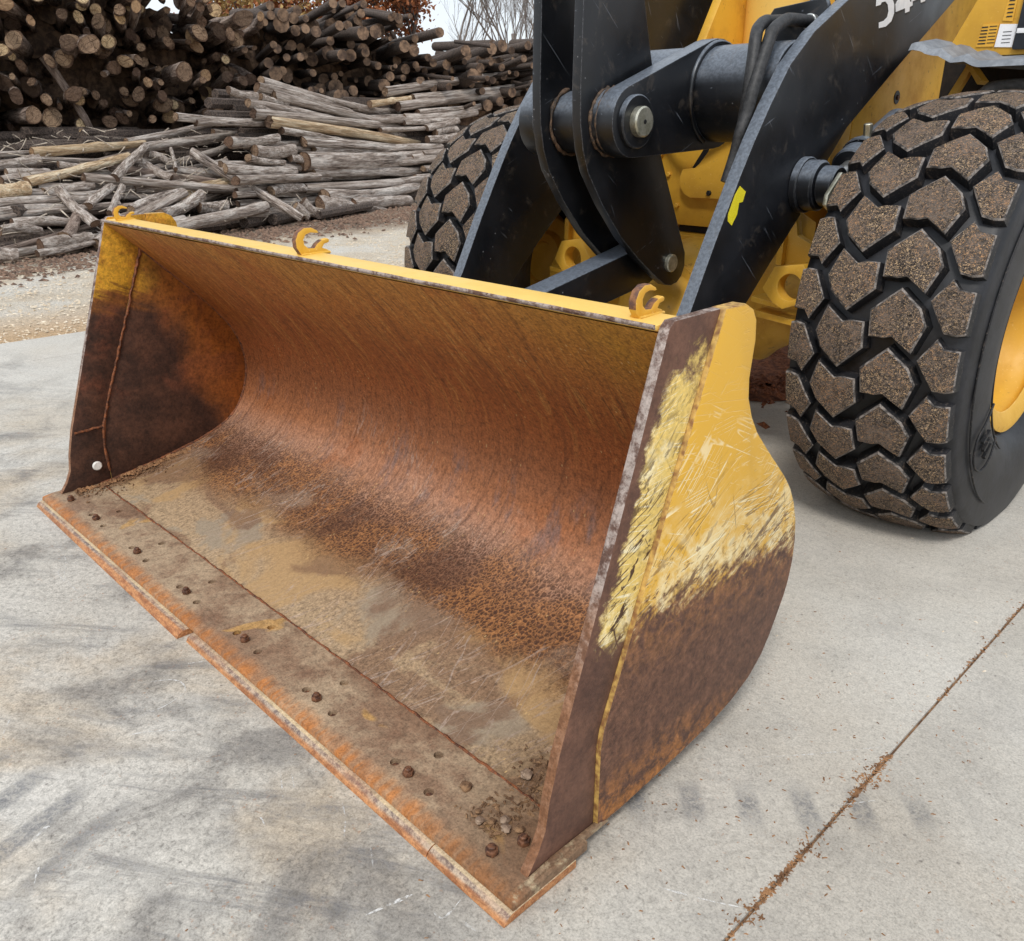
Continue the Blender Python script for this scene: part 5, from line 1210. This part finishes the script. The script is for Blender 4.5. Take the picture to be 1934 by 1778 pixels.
UNIQ = {0: 'long pale log topping the loose heap, its split end far out', 1: 'long grey log continuing the crest of the loose heap', 2: 'thin knobbly branch rising out of the loose heap crest', 3: 'thick peeling log sloping below the crest of the loose heap',
        4: 'stout tan log with a fresh orange cut at the heap edge', 5: 'pale log tumbling down the heap towards the bucket corner', 6: 'long thin grey log lying across the middle of the loose heap', 7: 'short mottled log leaning up to the heap crest',
        10: 'long bare white pole sliding diagonally down the front of the heap', 12: 'thick broken grey log just above the bucket rail', 13: 'thick white barked log behind the far end of the bucket rail', 19: 'pale grey log end at the outer foot of the heap', 26: 'dark forked stump standing in the loose heap'}
def heap_label(p, q, r, kind):
    c = (Vector(p) + Vector(q)) / 2; L = (Vector(q) - Vector(p)).length
    size = 'thick' if r > 0.072 else ('slim' if r < 0.055 else 'middling')
    ln = 'short ' if L < 1.0 else ('long ' if L > 2.0 else '')
    up = 'at the foot of' if c.z < 0.35 else ('halfway up' if c.z < 0.85 else 'near the crest of')
    if kind == 'A':
        where = 'at its outer end' if c.y < 2.6 else ('behind the bucket corner' if c.y < 4.4 else 'next to the pole stack')
        return f'{size} {ln}grey log {up} the loose heap, {where}'
    if kind == 'B':
        up = 'at the foot of' if c.z < 0.6 else ('halfway up' if c.z < 1.3 else 'near the top of')
        where = 'its heap side' if c.y < 7.6 else ('its middle' if c.y < 9 else 'its tyre side')
        return f'{size} {ln}grey pole {up} the neat stack, on {where}'
    up = 'low' if c.z < 0.9 else ('midway' if c.z < 1.5 else 'high')
    return f'{size} {ln}grey pole {up} in the far stack above the loader tyre'
GR = {'A': 'grey logs of the loose heap', 'B': 'poles of the neat stack', 'C': 'poles of the far stack'}
SP = {42: 'pole with a bare yellow end low in the neat stack', 45: 'thickest pole of the neat stack, lying level near its foot', 36: 'topmost pole of the neat stack above the heap', 72: 'short peeled pole sticking out between the two pole stacks'}
for i, L in enumerate(LOGS):
    t, p, q, r = L[0], L[1:4], L[4:7], L[7]
    if t == 'L': put_log(p, q, r, 'dark', 'dark bark pole leaning against the tall pile of sawn ends'); continue
    lab = UNIQ.get(i) if t == 'A' else SP.get(i)
    kind = 'tan' if i in (0, 3, 4, 42, 72) else ('dark' if i == 26 else 'pale')
    put_log(p, q, r, kind, lab or heap_label(p, q, r, t), GR[t], pale_end=i in (0, 3, 4))
# more of the loose heap and of the stacks, lying under and between the traced ones
def onA(y, d):
    b = Vector((-8.8 - 0.269 * (y - 1.9), y, 0)); return b + Vector((-0.966, -0.26, 0.58)) * d
for k in range(30):
    y, d = rl.uniform(0.6, 6.2), rl.uniform(0.12, 2.1); c = onA(y, d) + Vector((0, 0, rl.uniform(-0.05, 0.04))); L = rl.uniform(0.8, 1.5); a = R(105 + max(-28, min(28, rl.gauss(0, 11)))); u = Vector((math.cos(a), math.sin(a), 0.0))
    u.z = max(-0.3, min(0.3, (-0.58 * (u.x * 0.966 + u.y * 0.26)) * 0.9 + rl.uniform(-0.1, 0.1))); r = rl.uniform(0.036, 0.066)
    c.z = max(c.z, r + abs(u.z) * L)
    put_log(c - u * L, c + u * L, r, rl.choice(('pale', 'pale', 'dark', 'pale', 'dark', 'tan')), heap_label(c - u * L, c + u * L, r, 'A'), GR['A'])
for k in range(26):
    t = rl.uniform(0, 1); d = rl.uniform(0.02, 1.25); b = Vector((-10.2 - 1.65 * t, 6.5 + 3.4 * t, 0)); c = b + Vector((-0.9, -0.436, 1.6)) * d + Vector((-0.1, -0.05, -0.03)); L = rl.uniform(1.0, 1.5); a = R(115.8 + rl.gauss(0, 2.5)); u = Vector((math.cos(a), math.sin(a), rl.uniform(-0.08, 0.02))); r = rl.uniform(0.042, 0.068)
    c.z = max(c.z, r + abs(u.z) * L)
    put_log(c - u * L, c + u * L, r, 'pale', heap_label(c - u * L, c + u * L, r, 'B'), GR['B'])
for k in range(12):
    d = rl.uniform(0.1, 1.1); b = Vector((-11.85 - 0.2 * k * 0.16, 10.4 + k * 0.18, 0)); c = b + Vector((-0.98, -0.2, 1.6)) * d + Vector((-0.12, 0, -0.02)); u = Vector((-0.2, 0.98, 0.03)); L = 1.2; r = rl.uniform(0.055, 0.085)
    put_log(c - u * L, c + u * L, r, 'pale', heap_label(c - u * L, c + u * L, r, 'C'), GR['C'])
# the mass of logs inside the heaps, never seen singly
vf = []
for k in range(190):
    y, d = rl.uniform(-0.6, 8.0), rl.uniform(0.3, 2.9); c = onA(y, d); c.z = max(0.08, c.z - rl.uniform(0.16, 0.5)); L = 0.9; a = R(105 + rl.gauss(0, 10)); u = Vector((math.cos(a), math.sin(a), 0))
    vf.append(tube_geo([c - u * L, c, c + u * L], rl.uniform(0.05, 0.09), 7))
for k in range(130):
    t = rl.uniform(0.22, 1.9); d = rl.uniform(0.1, 1.25); b = Vector((-10.2 - 1.65 * t, 6.5 + 3.4 * t, 0)) if t < 1.05 else Vector((-11.9 - 0.2 * (t - 1) * 3.4, 9.9 + (t - 1) * 3.6, 0)); c = b + Vector((-0.9, -0.436, 1.6)) * d + Vector((-0.26, -0.12, -0.10)); c.z = max(0.08, c.z); a = R(114 if t < 1.05 else 101); u = Vector((math.cos(a), math.sin(a), 0))
    vf.append(tube_geo([c - u * 1.0, c, c + u * 1.0], rl.uniform(0.06, 0.09), 7))
V_, F_ = join_geo(vf)
stuff(new_obj('heap_core', raw_mesh('heap_core', V_, F_, MT['core'], 50)), 'dark tangle of logs inside the heap and stacks', 'logs')
# broken splinters, twigs and hanging bark on the heap
vf = []
for k in range(420):
    y, d = rl.uniform(0.2, 7.2), rl.uniform(0.02, 2.2); c = onA(y, d) + Vector((0, 0, rl.uniform(0.05, 0.2))); a = rl.random() * 6.28; e = rl.uniform(-0.9, 0.6); L = rl.uniform(0.06, 0.32)
    u = Vector((math.cos(a) * math.cos(e), math.sin(a) * math.cos(e), math.sin(e))); m = c + u * L * 0.5 + Vector((rl.uniform(-.02, .02), rl.uniform(-.02, .02), rl.uniform(-.02, .02)))
    vf.append(tube_geo([c, m, c + u * L], [rl.uniform(0.006, 0.014), 0.007, 0.003], 4, False))
V_, F_ = join_geo(vf)
stuff(new_obj('splinters', raw_mesh('splinters', V_, F_, MT['splinter'], True)), 'pale splinters and twigs poking out of the loose heap', 'splinters')

# ---- the tall pile, sawn ends towards the yard
SKY = [(0.5, 4.2), (5.2, 4.25), (5.9, 3.85), (6.9, 3.32), (7.65, 3.25), (8.2, 3.45), (8.9, 3.35), (9.7, 3.55), (10.3, 3.62), (11.2, 3.58), (11.8, 3.4), (12.1, 3.08), (12.6, 2.95), (13.2, 2.9), (14.0, 3.0), (15.0, 3.16), (18, 3.2)]
def top_of(y):
    for (a, b), (c, d) in zip(SKY, SKY[1:]):
        if a <= y <= c: return b + (d - b) * (y - a) / (c - a)
    return 3.1
def face_x(y): return -12.35 - 1.5 * min(1, max(0, (y - 5.2) / 3.0))
def scale_top(y): return 1.413 + (top_of(y) - 1.413) * (2.2 - face_x(y)) / 14.8
cells = []
z = 0.75; row = 0
while z < 4.6:
    y = 1.2 + (row % 2) * 0.17
    while y < 17.5:
        yy, zz = y + rl.uniform(-0.13, 0.13), z + rl.uniform(-0.12, 0.12)
        lo = 0.95 if yy < 5.5 else (1.45 if yy < 8 else 1.75)
        if lo < zz < scale_top(yy) - 0.02: cells.append((yy, zz))
        y += 0.275
    z += 0.235; row += 1
rl.shuffle(cells)
def in_view(yy, zz):
    # the strip of the pile that the yard side sees: not above the frame, not hidden by heap, stack or machine
    return yy > 2.55 and zz < 1.62 + 0.13 * (2.2 - face_x(yy)) + 0.05 * yy and yy < 15.6
shown = [c for c in cells if in_view(*c)]
single = set(sorted(shown, key=lambda c: (face_x(c[0]) - 2.2) ** 2 + (c[0] + 0.8) ** 2)[:205])
core = []
for (yy, zz) in cells:
    u = Vector((-0.94, 0.30 + rl.gauss(0, 0.07), rl.gauss(0.0, 0.07))).normalized()
    out = 0.30 if yy < 6 else 0.42
    x = face_x(yy) + rl.gauss(0.0, out); r = min(0.165, max(0.045, rl.gauss(0.084, 0.030))); L = rl.uniform(2.4, 3.6)
    p = Vector((x, yy, zz)); pale = rl.random() < 0.22
    if (yy, zz) not in single:
        core.append((p, p + u * L, r)); continue
    size = 'thick' if r > 0.11 else ('slim' if r < 0.07 else 'middling'); end = 'pale fresh' if pale else 'brown weathered'
    h = 'high' if zz > scale_top(yy) - 0.55 else ('low' if zz < (1.5 if yy < 5.5 else 2.1) else 'halfway')
    reach = 'jutting out' if x > face_x(yy) + 0.3 else ('set back' if x < face_x(yy) - 0.3 else 'flush')
    where = 'above the loose heap' if yy < 4.0 else ('beyond the leaning pole' if yy < 5.8 else ('above the neat stack' if yy < 8.8 else ('under the brown oaks' if yy < 11.8 else 'under the bare trees')))
    put_log(p, p + u * L, r, 'dark', f'{size} log, {end} end, {h} in the tall pile, {reach}, {where}', 'sawn log ends of the tall pile', (1, 0), pale)
vf, caps = [], []
for p, q, r in core: vf.append(tube_geo([p, q], r, 9))
z = 0.1; row = 0
while z < 4.3:
    y = 0.0 + (row % 2) * 0.15
    while y < 19:
        yy = y + rl.uniform(-.04, .04)
        if z < scale_top(yy) - 0.30:
            x = face_x(yy) - 1.05 - rl.random() * 0.5; u = Vector((-0.94, 0.30, 0))
            vf.append(tube_geo([(x, yy, z), Vector((x, yy, z)) + u * 2.2], 0.205, 8))
        y += 0.3
    z += 0.25; row += 1
V_, F_ = join_geo(vf)
stuff(new_obj('pile_core', raw_mesh('pile_core', V_, F_, [MT['core'], MT['core_end']], 50, [1 if len(f) > 4 else 0 for f in F_])), 'dark logs deep inside and at the far end of the tall pile', 'logs')

# ------------------------------------------------------------------ trees
def grow(rr, p, d, L, r, depth, out, up=0.12, spread=0.55, nseg=4, tips=None):
    pts = [p]; cur = p.copy(); dd = d.copy()
    for i in range(nseg):
        dd = (dd + Vector((rr.gauss(0, 0.09), rr.gauss(0, 0.09), rr.gauss(0, 0.05) + up * 0.12))).normalized(); cur = cur + dd * (L / nseg); pts.append(cur.copy())
    rad = [r * (1 - 0.55 * i / nseg) for i in range(nseg + 1)]
    out.append((pts, rad))
    if tips is not None and depth <= 1: tips.append((pts[-1], pts[len(pts) // 2]))
    if depth == 0: return
    n = rr.choice((3, 4, 4, 5)) if depth > 1 else rr.choice((3, 4, 5))
    for k in range(n):
        t = rr.uniform(0.3, 1.0); i = min(nseg - 1, int(t * nseg)); q = pts[i].lerp(pts[i + 1], t * nseg - i)
        a = rr.random() * 6.283; o = dd.orthogonal().normalized(); o2 = dd.cross(o)
        nd = (dd + (o * math.cos(a) + o2 * math.sin(a)) * rr.uniform(spread * 0.6, spread * 1.3) + Vector((0, 0, up))).normalized()
        grow(rr, q, nd, L * rr.uniform(0.5, 0.78), r * 0.55 * (1 - 0.3 * t), depth - 1, out, up, spread, nseg, tips)
def tree(name, base, h, r, seed, label, mat, depth=5, leaves=0, leafmats=None, group=None, spread=0.55, up=0.12):
    rr = random.Random(seed); out = []; tips = []
    e = empty(name, base, label, 'tree', group)
    grow(rr, Vector((0, 0, 0)), Vector((rr.gauss(0, .03), rr.gauss(0, .03), 1)), h, r, depth, out, up, spread, 5, tips)
    tr = out[0]; v, f = tube_geo(tr[0], tr[1], 8); new_obj('trunk', raw_mesh('trunk', v, f, mat, True), e, (0, 0, 0))
    vf = [tube_geo(p, q, 4 if q[0] < 0.05 else 6, False) for p, q in out[1:]]
    v, f = join_geo(vf); new_obj('branches', raw_mesh('branches', v, f, mat, True), e, (0, 0, 0))
    if leaves:
        v, f, m = [], [], []
        for _ in range(leaves):
            p, q = rr.choice(tips); c = p.lerp(q, rr.random()) + Vector((rr.gauss(0, .22), rr.gauss(0, .22), rr.gauss(0, .18)))
            a = Vector((rr.gauss(0, 1), rr.gauss(0, 1), rr.gauss(0, 1))).normalized(); b = a.orthogonal().normalized(); s = rr.uniform(0.05, 0.11); o = len(v)
            v += [c - a * s, c + b * s * 0.55, c + a * s, c - b * s * 0.55 + a.cross(b) * s * 0.2]; f.append((o, o + 1, o + 2, o + 3)); m.append(0 if rr.random() < 0.8 else 1)
        new_obj('crown', raw_mesh('crown', v, f, leafmats, None, m), e, (0, 0, 0))
    return e
tree('oak_tree', (-23.8, 12.6, -0.05), 3.7, 0.24, 4, 'oak with tan leaves behind the tall pile', MT['oak'], 4, 7000, [MT['leaf2'], MT['leaf']], spread=0.75, up=0.05)
tree('oak_tree', (-27.0, 17.0, -0.05), 4.2, 0.26, 5, 'oak with rusty brown leaves behind the middle of the pile', MT['oak'], 4, 8000, [MT['leaf'], MT['leaf2']], spread=0.8, up=0.02)
tree('oak_tree', (-24.6, 19.6, -0.05), 4.0, 0.24, 9, 'oak with dark red brown leaves next to the open sky', MT['oak'], 4, 8000, [MT['leaf'], MT['leaf']], spread=0.8, up=0.02)
for i, (b, h, s_, lab) in enumerate((((-31.5, 28.6, 0), 5.2, 21, 'slender bare tree closest to the oaks, seen against the sky'), ((-29.3, 28.9, 0), 5.6, 22, 'bare tree in the middle of the open sky gap'), ((-31.0, 33.0, 0), 5.4, 23, 'bare tree beside the black lift arm linkage'), ((-38.0, 36.5, 0), 6.0, 24, 'far bare tree with fine twigs behind the pile'))):
    tree('bare_tree', b, h, 0.13, s_, lab, MT['twig'], 5, 0, None, 'bare trees on the skyline', 0.5, 0.22)
